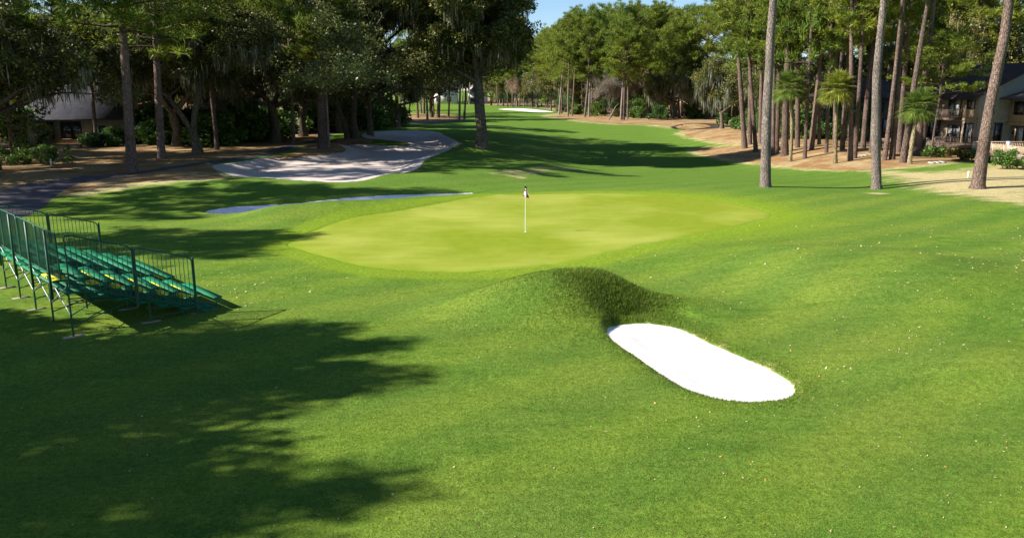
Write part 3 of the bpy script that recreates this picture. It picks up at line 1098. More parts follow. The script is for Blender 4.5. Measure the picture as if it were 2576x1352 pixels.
def fallen():
    n = 3800
    rng = np.random.default_rng(11)
    y = 9.5 + 30 * rng.random(n * 2) ** 1.25
    x = rng.uniform(-0.7, 0.7, n * 2) * y
    clump = 0.35 + 0.65 * (np.sin(x * 0.9 + 2) * np.sin(y * 0.7 + x * 0.3) > 0.1)
    keep = (rng.random(n * 2) < clump * np.clip(0.22 + 0.8 * (x / y), 0.12, 0.8)) & (sdf(BUNK_NEAR, x, y) < 0.05) & (sdf(GREEN, x, y) < 0)
    x, y = x[keep], y[keep]
    # a denser drift in front of the stands
    q = P(570, 735)
    x = np.append(x, rng.normal(q[0], 1.3, 110))
    y = np.append(y, rng.normal(q[1], 1.6, 110))
    k = len(x)
    p = np.column_stack([x, y, HH(x, y) + 0.02])
    a = rng.uniform(0, 2 * PI, k)
    L = ((0.03 + 0.06 * rng.random(k) ** 2) * np.clip(y / 20, 0.7, 1.4))[:, None]
    t = np.stack([np.cos(a), np.sin(a), rng.normal(0, 0.3, k)], 1) * L
    w = np.stack([-np.sin(a), np.cos(a), rng.normal(0, 0.3, k)], 1) * L * 0.3
    up = np.array([0, 0, 0.012])
    v = np.stack([p - t * 0.5, p + w - up, p + t * 0.5, p - w - up], 1).reshape(-1, 3)
    mb = MB()
    mb.add(v, np.arange(k * 4).reshape(-1, 4))
    o = mb.build('fallen_leaves', ['leaf_tan'])
    tag(o, 'dry tan and orange leaves scattered over the grass', 'leaves', kind='stuff')


fallen()

# ------------------------------------------------------------------ trees
SUN_AZ = R(12.0)
SUN_EL = R(34.0)
SD = np.array([math.cos(SUN_AZ), math.sin(SUN_AZ), 0.0])


def wpx(w, Y):
    return w / F * Y


def key_pine(u, v, ut, vt, w, H, cb, seed=0, crown=None, cs=1.0, barkm='bark_pine', label=None, flare=1.5, bend=0.12, bend_xy=None, key=None, group=None):
    """base pixel, a point higher up the trunk, trunk width in pixels at the base"""
    g = GP(u, v)
    top = atY(ut, vt, g[1])
    lx = (top[0] - g[0]) / max(1.0, top[2] - g[2]) * H * 0.97
    r = pine(g[0], g[1], H, wpx(w, g[1]), (lx, 0), crown, cs, 'pine_tree', barkm, cb, bend, seed + 1, key or '', flare, None, bend_xy)
    if label:
        tag(r, label, 'pine tree', group)
    return r


# the three tall pines on the right
key_pine(1925, 470, 1942, 0, 26, 27, 19.5, 1, PC[1], 1.0, 'bark_grey', 'tall straight pine at the edge of the fairway, nearest the green of the three', bend_xy=[0, -0.1, 0.0, 0.2, 0.1, 0.1], flare=1.25)
key_pine(2205, 475, 2222, 0, 23, 27, 19.5, 2, PC[0], 1.0, 'bark_grey', 'tall pine with a pale flaking foot standing in a worn patch of grass', bend_xy=[0, -0.25, -0.3, 0.05, 0.2, 0.1, 0.0], flare=1.35)
key_pine(2458, 474, 2527, 0, 29, 27, 19.5, 3, PC[4], 1.0, 'bark_pine', 'leaning thick reddish pine beside the white stake near the hedge', bend_xy=[0, 0.0, 0.35, 0.1, 0, 0], flare=1.5)

# left wood: single trees one can tell apart
key_pine(333, 434, 299, 20, 25, 25, 10.5, 4, PC[1], 1.75, 'bark_pine', 'tall leaning pine rising beside the cart path in the shade', bend=0.1)
key_pine(407, 401, 393, 60, 20, 23, 9.5, 5, PC[0], 1.6, 'bark_pine', 'dark pine between the tall path side pine and the forked oak', bend=0.1)
key_pine(811, 373, 801, 20, 22, 24, 10.5, 6, PC[2], 1.15, 'bark_pine', 'dark pine on the straw mound that juts into the long bunker', bend=0.1)
key_pine(826, 371, 822, 240, 9, 14, 8, 7, PC[3], 0.7, 'bark_grey', 'thin pale pine pressed against the dark pine on the bunker mound', bend=0.1)


def key_oak(u, v, seed, height, spread, r0, forks, label, dens=46, moss=0.35, mossL=1.5, levels=4, leafL=0.28, mat='oakleaf', trunk_h=0.25, shade=None):
    """forks: first limbs as (du, dv) pixel offsets of their far ends from the base pixel, plus depth in metres"""
    g = GP(u, v)
    rng = np.random.default_rng(seed)
    root = empty('oak_tree', (g[0], g[1], g[2] - 0.1))
    limbs, ends = [], []
    px = g[1] / F

    def grow(p, d, L, r, lev):
        n = 5
        pts = [np.array(p, float)]
        dd = np.array(d, float)
        for _ in range(n):
            dd = dd + rng.normal(0, 0.17, 3) + np.array([0, 0, 0.04])
            dd /= np.linalg.norm(dd)
            pts.append(pts[-1] + dd * L / n)
        limbs.append((np.array(pts), np.linspace(r, r * 0.5, n + 1)))
        if lev >= levels - 1:
            ends.extend([pts[-1], pts[-3]])
        if lev >= levels:
            ends.append(pts[-2])
            return
        for j in range(int(rng.integers(3, 5))):
            q = pts[int(round((rng.uniform(0.3, 1.0) if j else 1.0) * n))]
            a = rng.uniform(0, 2 * PI)
            nd = dd * 0.8 + np.array([math.cos(a), math.sin(a), rng.uniform(-0.3, 0.5)]) * 0.85
            grow(q, nd / np.linalg.norm(nd), L * rng.uniform(0.6, 0.8), r * 0.55, lev + 1)

    tr = None
    for k, fk in enumerate(forks):
        pts = [np.array([du * px, dy, -dv * px]) for du, dv, dy in fk['path']]
        rr = np.linspace(fk['r'], fk['r'] * 0.55, len(pts))
        if fk.get('trunk'):
            rr = np.linspace(fk['r'], fk['r'] * 0.8, len(pts))
            rr[0] *= 1.35
        limbs.append((np.array(pts), rr))
        if fk.get('trunk'):
            continue
        for j in range(fk.get('kids', 4)):
            q = pts[-1] if j == 0 else pts[int(rng.integers(len(pts) // 2, len(pts)))]
            base = pts[-1] - pts[-2]
            base /= np.linalg.norm(base)
            a = rng.uniform(0, 2 * PI)
            nd = base * 0.7 + np.array([math.cos(a), math.sin(a), rng.uniform(-0.1, 0.7)]) * 0.8
            grow(q, nd / np.linalg.norm(nd), fk.get('L', 3.6) * spread, fk['r'] * 0.5, 1)
    w = MB()
    for i, (p, r) in enumerate(limbs):
        w.tube(p, r, 10 if r[0] > 0.2 else (6 if r[0] > 0.08 else 4), 0, False)
    w.build('trunk', ['bark_oak'], root, True)
    ends = np.array(ends)
    c = MB()
    if shade is not None:
        poly, hlo, hhi, sp, fork = shade
        pw = PL(poly)
        lo, hi = pw.min(0), pw.max(0)
        sx_, sy_ = np.meshgrid(np.arange(lo[0], hi[0], sp), np.arange(lo[1], hi[1], sp))
        sx_ = sx_.ravel() + rng.uniform(-0.35, 0.35, sx_.size) * sp
        sy_ = sy_.ravel() + rng.uniform(-0.35, 0.35, sy_.size) * sp
        ok = sdf(pw, sx_, sy_) > 0.3
        ex = []
        for x_, y_ in zip(sx_[ok], sy_[ok]):
            tz = HZ(x_, y_)
            al = (x_ - g[0]) * SD[0] + (y_ - g[1]) * SD[1]
            hh_ = float(np.clip(al * math.tan(SUN_EL) + rng.uniform(-2.5, 2.5), hlo, hhi))
            ex.append(np.array([x_, y_, tz]) - SD * hh_ / math.tan(SUN_EL) + np.array([0, 0, hh_]) - g)
        ex = np.array(ex)
        w = MB()
        f0 = np.array(fork, float)
        for q in ex[::3]:
            mid = (f0 + q) / 2 + np.array([0, 0, 0.8]) + rng.normal(0, 0.4, 3)
            w.tube([f0, mid, q], [0.12, 0.07, 0.02], 4, 0, False)
        w.build('limbs', ['bark_oak'], root, True)
        sub = np.repeat(ex, 3, axis=0) + rng.normal(0, 0.5, (len(ex) * 3, 3))
        leaves(c, rng, sub, 0.8, 40, leafL, leafL * 0.55, 0, 0.7)
    leaves(c, rng, ends + rng.normal(0, 0.3, ends.shape), rng.uniform(0.5, 1.0, len(ends)), dens, leafL, leafL * 0.55, 0, 0.6)
    c.build('crown', [mat], root)
    if moss > 0:
        k = ends[rng.random(len(ends)) < moss]
        mm = MB()
        moss_strands(mm, rng, k - np.array([0, 0, 0.3]), 10, mossL, 0, 0.05)
        mm.build('hanging_moss', ['moss'], root)
    return tag(root, label, 'oak tree')


# the big oak standing alone on the fairway edge
key_oak(1212, 373, 31, 20, 1.0, 0.62, [
    {'path': [(0, 8, 0), (0, -40, 0), (-5, -100, 0), (-7, -150, 0.2), (-12, -185, 0.3)], 'r': 0.66, 'trunk': True},
    {'path': [(-12, -182, 0.3), (-34, -220, 1), (-66, -262, 2), (-96, -300, 3)], 'r': 0.36, 'kids': 5, 'L': 3.0},
    {'path': [(-12, -182, 0.3), (-50, -245, 0), (-100, -310, 0), (-150, -350, 0)], 'r': 0.3, 'kids': 7, 'L': 3.0},
    {'path': [(-12, -182, 0.3), (-16, -240, -1), (-30, -290, -2), (-50, -350, -2), (-60, -390, -2)], 'r': 0.40, 'kids': 6, 'L': 3.0},
    {'path': [(-12, -185, 0.3), (12, -235, 0), (24, -270, 0.5), (32, -320, 1), (36, -370, 1)], 'r': 0.38, 'kids': 5, 'L': 2.2},
    {'path': [(-12, -185, 0.3), (-10, -240, 2), (10, -310, 3), (0, -400, 3)], 'r': 0.34, 'kids': 5, 'L': 3.0},
    {'path': [(-8, -170, 0), (20, -195, -1.5), (40, -215, -2.2), (52, -232, -2.4)], 'r': 0.18, 'kids': 6, 'L': 1.7},
    {'path': [(-8, -160, 0), (-50, -185, -1.0), (-90, -210, -1)], 'r': 0.22, 'kids': 6, 'L': 2.0},
    {'path': [(-8, -175, 0), (14, -215, 1.5), (30, -240, 2.2)], 'r': 0.18, 'kids': 5, 'L': 1.9},
], 'big live oak standing alone on the fairway edge beyond the long bunker', moss=0.10, dens=62, shade=([(1330, 350), (1480, 345), (1640, 362), (1800, 398), (1830, 406), (1700, 412), (1500, 412), (1350, 408), (1300, 380)], 10.5, 20, 1.5, (-0.6, 0, 9)))
# forked oak by the dark bush
key_oak(498, 386, 32, 16, 1.0, 0.45, [
    {'path': [(0, 6, 0), (-2, -30, 0), (-8, -58, 0)], 'r': 0.50, 'trunk': True},
    {'path': [(-8, -55, 0), (-35, -100, 0), (-62, -140, 0), (-84, -160, 0), (-90, -230, 1)], 'r': 0.27, 'kids': 4, 'L': 3.2},
    {'path': [(-8, -55, 0), (0, -100, 0), (18, -160, 0), (34, -215, 0.5)], 'r': 0.33, 'kids': 4, 'L': 3.0},
    {'path': [(30, -205, 0.5), (55, -225, 0), (85, -232, -0.5), (112, -240, -1)], 'r': 0.17, 'kids': 4, 'L': 2.6},
], 'forked live oak with two spreading stems in front of the dark bush', moss=0.28)
# double oak beyond the bunker tongue
key_oak(886, 349, 33, 17, 1.0, 0.5, [
    {'path': [(-8, 6, 0), (-18, -40, 0), (-34, -80, 0), (-50, -120, 0)], 'r': 0.42, 'trunk': True},
    {'path': [(8, 6, 0), (4, -50, 0), (8, -100, 0), (14, -150, 0)], 'r': 0.48, 'trunk': True},
    {'path': [(-48, -115, 0), (-66, -160, -1), (-100, -220, -2), (-125, -260, -2)], 'r': 0.28, 'kids': 5, 'L': 3.1},
    {'path': [(-48, -115, 0), (-50, -180, 1.5), (-40, -260, 2)], 'r': 0.25, 'kids': 5, 'L': 3.1},
    {'path': [(12, -145, 0), (0, -210, -1), (10, -290, -1.5), (0, -340, -1)], 'r': 0.33, 'kids': 6, 'L': 3.2},
    {'path': [(12, -145, 0), (45, -195, 0), (75, -235, 0.5), (100, -280, 1)], 'r': 0.28, 'kids': 6, 'L': 3.1},
    {'path': [(12, -145, 0), (60, -215, 2), (120, -265, 3), (175, -300, 4)], 'r': 0.26, 'kids': 7, 'L': 3.1},
    {'path': [(12, -145, 0), (50, -230, -2), (110, -310, -3), (150, -370, -3)], 'r': 0.26, 'kids': 6, 'L': 3.1},
], 'double stemmed live oak on the straw tongue inside the long bunker', moss=0.18, shade=([(1000, 352), (1200, 345), (1400, 340), (1480, 350), (1420, 410), (1250, 425), (1100, 405), (1000, 385)], 8, 19, 1.7, (0.5, 0, 8)))
key_oak(637, 334, 34, 15, 1.0, 0.5, [
    {'path': [(0, 6, 0), (-4, -60, 0), (-10, -110, 0)], 'r': 0.55, 'trunk': True},
    {'path': [(-10, -105, 0), (-50, -150, 0), (-80, -210, 0)], 'r': 0.3, 'kids': 5, 'L': 3.6},
    {'path': [(-10, -105, 0), (20, -160, 0), (40, -230, 0)], 'r': 0.34, 'kids': 5, 'L': 3.6},
    {'path': [(-10, -105, 0), (-6, -180, -2), (0, -260, -2)], 'r': 0.3, 'kids': 5, 'L': 3.6},
], 'dark moss hung oak at the back of the straw bed past the bushes', moss=0.4, mossL=1.8)

# thin trunks between the path and the fairway
for i, (u, v, ut, w, H, cb) in enumerate([(1014, 286, 1014, 8, 16, 5.5), (1051, 297, 1048, 6, 15, 7), (1066, 287, 1065, 7, 15, 7), (1075, 302, 1072, 6, 14, 7), (1091, 290, 1083, 5, 13, 6),
                                          (1102, 297, 1106, 9, 20, 9), (1155, 302, 1158, 6, 17, 9), (1167, 301, 1176, 6, 16, 9), (1030, 290, 1030, 4, 12, 7), (931, 280, 927, 8, 19, 8), (943, 279, 944, 6, 18, 8), (956, 277, 962, 8, 20, 8), (756, 309, 758, 7, 22, 9), (780, 291, 781, 6, 20, 8), (1128, 296, 1130, 5, 15, 8)]):
    key_pine(u, v, ut, v - 120, w, H, cb, 50 + i, cs=0.75, barkm='bark_pine' if i % 3 else 'bark_grey', key='thin', flare=1.2)

# left wood, rows of oaks and pines behind and beside
LW = []
for (u, Y, k, s) in [(-60, 78, 0, 1.1), (330, 100, 0, 1.15), (440, 96, 2, 1.1), (560, 100, 1, 1.15), (690, 103, 0, 1.2), (760, 116, 2, 1.2), (850, 126, 1, 1.15),
                     (930, 122, 3, 1.05), (1000, 144, 0, 1.0), (960, 170, 2, 1.1), (1085, 195, 1, 1.0), (40, 120, 2, 1.3), (140, 122, 0, 1.35), (240, 124, 1, 1.3), (320, 126, 3, 1.3), (420, 132, 3, 1.3), (520, 135, 0, 1.3),
                     (640, 138, 2, 1.3), (720, 145, 1, 1.3), (800, 155, 0, 1.3), (880, 170, 3, 1.3), (-30, 66, 3, 0.95), (-150, 66, 1, 1.0), (90, 140, 1, 1.4), (280, 145, 2, 1.4)]:
    b = atY(u, 300, Y)
    broadleaf(b[0], Y, OK[k], s, name='oak_tree', key='leftoak')
for (u, Y, H, cb) in [(20, 80, 25, 11), (235, 98, 26, 12), (170, 118, 27, 12), (540, 90, 26, 11), (590, 112, 27, 12), (735, 98, 26, 10), (700, 125, 27, 12), (-20, 90, 26, 12), (470, 110, 27, 12), (865, 140, 26, 12), (985, 175, 25, 10), (905, 200, 25, 10), (1060, 230, 25, 10)]:
    b = atY(u, 300, Y)
    pine(b[0], Y, H, 0.45, (RNG.uniform(-1, 1), 0), cb=cb, key='leftpine', crown=PC[int(RNG.integers(5))], cs=1.15)
for (u, Y, H, cb) in [(150, 60, 27, 13), (520, 84, 24, 10), (300, 72, 27, 12)]:
    pass

for i in range(17):
    u = -80 + i * 60 + RNG.uniform(-12, 12)
    Y = RNG.uniform(150, 185)
    b = atY(u, 300, Y)
    broadleaf(b[0], Y, UN[i % 2], 1.15, key='leftunder', name='understory_tree')

# far row across the end of the hole, seen between the oaks
for i in range(26):
    u = 990 + i * 11.5 + RNG.uniform(-5, 5)
    Y = RNG.uniform(365, 430)
    b = atY(u, 300, Y)
    pine(b[0], Y, RNG.uniform(23, 29), 0.55, (RNG.uniform(-1, 1), 0), cb=RNG.uniform(11, 15), cs=1.25, key='endpine', barkm='bark_grey' if i % 2 else 'bark_pine')
for i in range(9):
    u = 985 + i * 33 + RNG.uniform(-8, 8)
    Y = RNG.uniform(440, 470)
    b = atY(u, 300, Y)
    broadleaf(b[0], Y, OK[i % 4], 1.5, key='endoak')

# sunlit wood right of the gap
def fore(lst, key, cs=1.1, cbf=(0.32, 0.46), grey=0.35):
    for i, (u, v, H) in enumerate(lst):
        g = GP(u, v)
        pine(g[0], g[1], H, RNG.uniform(0.42, 0.6), (RNG.uniform(-1.2, 1.2), 0), cb=H * RNG.uniform(*cbf), cs=cs * RNG.uniform(0.9, 1.15), key=key, barkm='bark_grey' if RNG.random() < grey else 'bark_pine', flare=1.3)


fore([(1252, 268, 24), (1276, 269, 23), (1289, 270, 22), (1306, 270, 21), (1317, 270, 24), (1338, 271, 25), (1377, 273, 27), (1362, 268, 27), (1395, 272, 28)], 'gappine', 1.2)
fore([(1406, 289, 24), (1428, 294, 24), (1439, 292, 26), (1445, 283, 27), (1463, 287, 26), (1470, 295, 23), (1481, 294, 26), (1515, 290, 25), (1522, 288, 27), (1412, 286, 22), (1456, 284, 25), (1488, 290, 20), (1498, 286, 26), (1540, 290, 25), (1386, 279, 24)], 'midpine', 1.1, grey=0.7)
fore([(1561, 302, 21.5), (1568, 302, 20), (1578, 300, 24), (1600, 288, 28), (1634, 295, 25), (1642, 295, 26), (1660, 284, 28), (1700, 286, 27), (1723, 294, 24), (1615, 292, 22), (1668, 293, 24), (1685, 297, 22), (1590, 294, 26), (1708, 297, 21)], 'midpine2', 1.1, grey=0.7)
for (u, Y, H) in [(1405, 250, 28), (1440, 235, 29), (1475, 240, 30), (1510, 232, 30), (1545, 228, 30), (1580, 235, 30), (1620, 225, 30), (1655, 220, 30), (1690, 210, 29), (1730, 205, 29), (1770, 195, 28), (1810, 190, 29), (1420, 270, 29), (1500, 262, 30), (1570, 255, 30), (1340, 330, 28), (1300, 335, 26), (1265, 340, 26), (1385, 300, 30)]:
    b = atY(u, 300, Y)
    H = H - 2.6
    pine(b[0], Y, H, 0.55, (RNG.uniform(-1, 1), 0), cb=H * RNG.uniform(0.3, 0.42), cs=1.35, key='backpine')
for (u, Y, k, s) in [(1450, 228, 0, 0.8), (1500, 232, 1, 0.85), (1550, 215, 3, 0.8), (1605, 212, 0, 0.85), (1650, 205, 2, 0.8), (1400, 255, 1, 0.85), (1350, 300, 0, 0.9), (1300, 320, 2, 0.9), (1265, 330, 3, 0.9), (1480, 260, 2, 1.0), (1560, 250, 0, 1.0), (1640, 240, 1, 1.0), (1420, 280, 3, 1.0), (1235, 345, 0, 0.9), (1700, 228, 0, 1.0), (1760, 215, 2, 1.0), (1820, 205, 1, 1.0), (1880, 200, 0, 1.0)]:
    b = atY(u, 300, Y)
    broadleaf(b[0], Y, OK[k], s, key='midoak')
for (u, v, k, s) in [(1295, 270, 0, 1.0), (1353, 271, 1, 1.0), (1332, 270, 0, 0.8), (1536, 296, 0, 0.9), (1595, 295, 1, 0.8), (1495, 289, 0, 0.8)]:
    g = GP(u, v)
    broadleaf(g[0], g[1], BR[k], s * 0.85, sz=s * 1.5, key='bare', name='bare_tree', tn='twigs')
for (u, v, k, s) in [(1455, 286, 0, 0.8), (1500, 287, 1, 0.8), (1540, 292, 0, 0.75), (1612, 296, 0, 0.9), (1385, 272, 0, 1.1), (1325, 268, 1, 1.0), (1265, 266, 0, 1.0), (1655, 295, 0, 0.9), (1680, 290, 1, 0.8), (1590, 286, 1, 0.9), (1420, 283, 0, 0.9), (1475, 285, 1, 0.95), (1518, 285, 0, 0.9), (1558, 288, 1, 0.8), (1632, 290, 0, 0.9), (1345, 268, 0, 1.1), (1285, 265, 1, 1.1)]:
    g = GP(u, v)
    broadleaf(g[0], g[1], UN[k], s, key='under', name='understory_tree')
# leaning dead stem among the trunks
g = GP(1529, 303)
mb = MB()
mb.tube([(0, 0, -0.1), (0.9, 0, 1.6), (1.6, 0.1, 3.0), (2.2, 0.1, 3.6)], [0.16, 0.12, 0.1, 0.05], 7)
o = mb.build('dead_tree', ['bark_grey'], None, True)
o.location = (g[0], g[1], g[2])
tag(o, 'short bare leaning stem at the foot of the sunlit wood', 'dead tree')

# moss hung oaks left of the right pines
MOSSY = [oak_meshes(240, 15, 1.25, 0.34, 46, 0.26, 0.15, 0.34, 'oakleaf', 0.2, 4, 4, 2.3), oak_meshes(241, 13, 1.2, 0.28, 46, 0.26, 0.15, 0.3, 'oakleaf', 0.28, 4, 4, 2.0)]
for (u, v, k, s, lab) in [(1815, 324, 0, 0.95, 'moss draped oak with a pale foot at the end of the straw bed'), (1842, 322, 1, 0.95, 'dark twin trunked looking oak close behind the pale footed mossy oak'), (1692, 299, 1, 1.0, 'pale stemmed mossy oak in front of the shaded house'),
                          (1753, 288, 0, 1.0, 'mossy oak beside the wall of the shaded house'), (1780, 300, 1, 1.0, 'broad mossy oak between the shaded house and the straw bed')]:
    g = GP(u, v)
    tag(broadleaf(g[0], g[1], MOSSY[k], s, key=''), lab, 'oak tree', 'moss hung oaks')

# right wood
RT = [(1873, 374, 1862, 160, 14), (1885, 364, 1885, 160, 12), (1901, 383, 1889, 160, 11), (1944, 390, 1946, 200, 10), (1953, 386, 1957, 180, 11), (1973, 392, 1983, 90, 19), (2024, 398, 2035, 200, 9),
      (2039, 377, 2067, 130, 14), (2060, 364, 2064, 200, 9), (2138, 405, 2144, 200, 14), (2149, 399, 2163, 230, 12), (2170, 373, 2195, 110, 13), (2224, 404, 2248, 170, 12), (2243, 402, 2266, 150, 14),
      (2270, 410, 2305, 200, 16), (2305, 392, 2330, 150, 17), (2320, 390, 2338, 120, 12), (2260, 385, 2275, 150, 14), (2190, 385, 2212, 150, 10), (2100, 372, 2098, 100, 12), (2005, 372, 2002, 100, 12), (1990, 380, 1994, 120, 8),
      (2078, 385, 2090, 150, 9), (2118, 378, 2130, 120, 12), (2210, 372, 2216, 120, 13), (1925, 372, 1925, 150, 10), (1912, 362, 1915, 150, 11)]
for i, (u, v, ut, vt, w) in enumerate(RT):
    key_pine(u, v, ut, vt, w, RNG.uniform(22, 26), RNG.uniform(9.8, 12.8) + (6.0 if u > 2215 else 0), 80 + i, PC[int(RNG.integers(5))], RNG.uniform(0.9, 1.1), 'bark_pine', key='rightpine', flare=1.3)
for i in range(22):
    u = 1880 + i * 31 + RNG.uniform(-10, 10)
    Y = RNG.uniform(118, 165)
    b = atY(u, 300, Y)
    pine(b[0], Y, RNG.uniform(24, 28), 0.5, (RNG.uniform(-1.5, 1.5), 0), cb=RNG.uniform(10, 14), cs=1.15, key='rightback')
for (u, Y, k, s) in [(1900, 140, 0, 0.9), (1960, 130, 2, 0.85), (2020, 140, 1, 0.95), (2080, 128, 0, 0.9), (2140, 140, 3, 0.95), (2200, 135, 2, 0.95), (2260, 145, 1, 1.0), (2330, 150, 0, 1.0), (2400, 118, 3, 1.1), (2460, 125, 2, 1.15), (2530, 120, 0, 1.15), (2590, 125, 1, 1.15), (2480, 150, 2, 1.3), (2380, 160, 1, 1.2), (2570, 155, 3, 1.3), (2650, 140, 0, 1.2)]:
    b = atY(u, 300, Y)
    broadleaf(b[0], Y, OK[k], s, key='rightoak')
for (u, v, k, s) in [(1860, 318, 0, 0.9), (1935, 345, 0, 0.7), (2130, 350, 0, 0.8), (2000, 340, 1, 0.7)]:
    g = GP(u, v)
    broadleaf(g[0], g[1], UN[k], s, key='rightunder', name='understory_tree')
# small bright pine in front of the house
g = atY(2340, 392, 80)
r = pine(g[0], 80, 11.8, 0.22, (0.3, 0), PC[2], 0.8, 'pine_tree', 'bark_pine', 5.8, 0.1, 300, '')
tag(r, 'small bright green pine in front of the dark house roof', 'pine tree')

# pines and oaks on the left, outside the frame, whose crowns shade the lawn


def shade_tree(base, polys, spacing, rr, hr, seed, label, cover=1.0, dens=240, leafL=0.30):
    """a tree whose branch clumps stand between the sun and the given patches of lawn"""
    rng = np.random.default_rng(seed)
    pts = []
    for poly in polys:
        pw = PL(poly)
        lo, hi = pw.min(0), pw.max(0)
        X, Y = np.meshgrid(np.arange(lo[0], hi[0], spacing), np.arange(lo[1], hi[1], spacing))
        X = X.ravel() + rng.uniform(-0.4, 0.4, X.size) * spacing
        Y = Y.ravel() + rng.uniform(-0.4, 0.4, Y.size) * spacing
        d = sdf(pw, X, Y)
        k = (d > rr[0] * 0.45) & (rng.random(X.size) < cover)
        pts.append(np.column_stack([X[k], Y[k], d[k]]))
    pts = np.vstack(pts)
    b = np.array([base[0], base[1], HZ(*base)])
    cen, rad = [], []
    for x, y, d in pts:
        h = rng.uniform(*hr)
        # height that keeps the clump near the trunk
        along = (np.array([x, y]) - b[:2]) @ SD[:2]
        hh = along * math.tan(SUN_EL)
        h = np.clip(hh + rng.uniform(-3, 3), hr[0], hr[1])
        cen.append(np.array([x, y, HZ(x, y)]) - SD * h / math.tan(SUN_EL) + np.array([0, 0, h]) - b)
        rad.append(min(rng.uniform(*rr), d + 0.25))
    cen, rad = np.array(cen), np.array(rad)
    root = empty('pine_tree', b)
    w = MB()
    Ht = cen[:, 2].max() + 0.5
    Ht *= 0.72
    w.tube([(0, 0, -0.2), (0, 0, 0.5), (0.1, 0.1, Ht * 0.5), (0.0, 0.0, Ht)], [0.42, 0.3, 0.24, 0.1], 10, 0, False)
    for c in cen:
        z = max(4.0, c[2] - 0.35 * math.hypot(c[0], c[1]))
        p0 = np.array([0, 0, min(z, Ht - 0.5)])
        m = (p0 + c) / 2 + rng.normal(0, 0.3, 3)
        w.tube([p0, m, c], [0.07, 0.045, 0.02], 4, 0, False)
    w.build('trunk', ['bark_pine'], root, True)
    cb = MB()
    sub = np.repeat(cen, 4, axis=0) + rng.normal(0, 0.35, (len(cen) * 4, 3)) * np.repeat(rad, 4)[:, None]
    leaves(cb, rng, sub, np.repeat(rad, 4) * 0.72, int(dens / 4), leafL, leafL * 0.5, 0, 0.8)
    cb.build('crown', ['needles'], root)
    return tag(root, label, 'tree')


S1 = [(-250, 790), (60, 788), (130, 800), (200, 832), (330, 852), (400, 832), (470, 822), (600, 816), (700, 822), (860, 812), (960, 828), (1040, 858), (960, 882), (800, 898), (745, 912), (900, 910), (1045, 932), (1005, 955), (900, 985), (800, 1010), (700, 1035), (600, 1045), (545, 1062), (500, 1100), (-300, 1100)]
S1b = [(-300, 1060), (500, 1060), (560, 1085), (690, 1108), (640, 1150), (600, 1175), (560, 1500), (-400, 1500)]
S1c = [(560, 1175), (720, 1165), (800, 1140), (880, 1118), (945, 1125), (900, 1150), (870, 1180), (930, 1208), (1000, 1225), (935, 1290), (880, 1312), (760, 1340), (600, 1310), (540, 1260)]
S2 = [(150, 590), (300, 575), (420, 570), (560, 582), (700, 573), (778, 583), (740, 600), (690, 616), (640, 640), (560, 652), (480, 656), (400, 645), (300, 650), (150, 640)]
S3 = [(140, 520), (220, 492), (400, 478), (620, 470), (900, 480), (1000, 482), (700, 500), (560, 508), (500, 530), (480, 548), (300, 560), (160, 556)]
S4 = [(620, 476), (860, 478), (1000, 460), (1100, 425), (1200, 398), (1500, 408), (1560, 440), (1400, 450), (1330, 470), (1150, 485), (900, 488)]
shade_tree((-27.5, 12.5), [S1], 0.85, (0.75, 1.15), (10, 25), 1, 'shade casting pine left of the stands, beyond the edge of view', 0.97)
shade_tree((-25.5, 6.5), [S1b, S1c], 0.85, (0.75, 1.15), (10, 25), 2, 'nearest shade casting pine left of the lawn, beyond the edge of view', 0.97)
shade_tree((-40.0, 30.0), [S2], 1.1, (0.8, 1.2), (10, 25), 3, 'shade casting pine behind the stands, beyond the edge of view', 0.9)
shade_tree((-44.0, 38.0), [S3], 1.35, (0.6, 1.1), (9, 25), 4, 'shade casting pine where the cart path leaves the view', 0.85)
S6 = [(-80, 480), (0, 462), (330, 425), (560, 408), (580, 452), (480, 462), (330, 468), (200, 498), (140, 520), (-80, 545)]
S8 = [(-120, 350), (60, 345), (190, 365), (300, 395), (180, 425), (-120, 432)]
shade_tree((-74.0, 66.0), [S8], 2.2, (0.9, 1.4), (8, 26), 7, 'shade casting pine beyond the long hedge, past the edge of view', 0.9)
S7 = [(560, 470), (900, 476), (1180, 476), (1240, 486), (1000, 498), (740, 508), (700, 515), (520, 530)]
shade_tree((-58.0, 54.0), [S6], 1.45, (0.7, 1.2), (10, 26), 5, 'shade casting pine beyond the cart path, past the edge of view', 0.85)
shade_tree((-38.5, 42.5), [S7], 1.5, (0.7, 1.1), (12, 26), 6, 'wide shade casting pine behind the stands, past the edge of view', 0.9)
# further trees on that side
for (x, y, k, s) in [(-56, 58, 2, 1.0), (-70, 84, 3, 1.1), (-80, 98, 0, 1.1)]:
    broadleaf(x, y, OK[k], s, key='outoak')
for (x, y, k, s) in [(-30, -14, 0, 1.5), (-16, -17, 1, 1.5), (-2, -15, 2, 1.5), (12, -17, 3, 1.5), (26, -14, 0, 1.5), (-34, 0, 1, 1.3)]:  # unseen oaks added round the camera to block skylight and deepen the shade
    broadleaf(x, y, OK[k], s, key='skyblockoak')
for (x, y) in [(-43, 55), (-52, 63), (-60, 80), (-66, 92)]:
    pine(x, y, 26, 0.45, (RNG.uniform(-1, 1), 0), cb=12, cs=1.15, key='outpine')

# ------------------------------------------------------------------ palms
def frond_mesh(rng, Lp, Rf, ang_up):
    pass


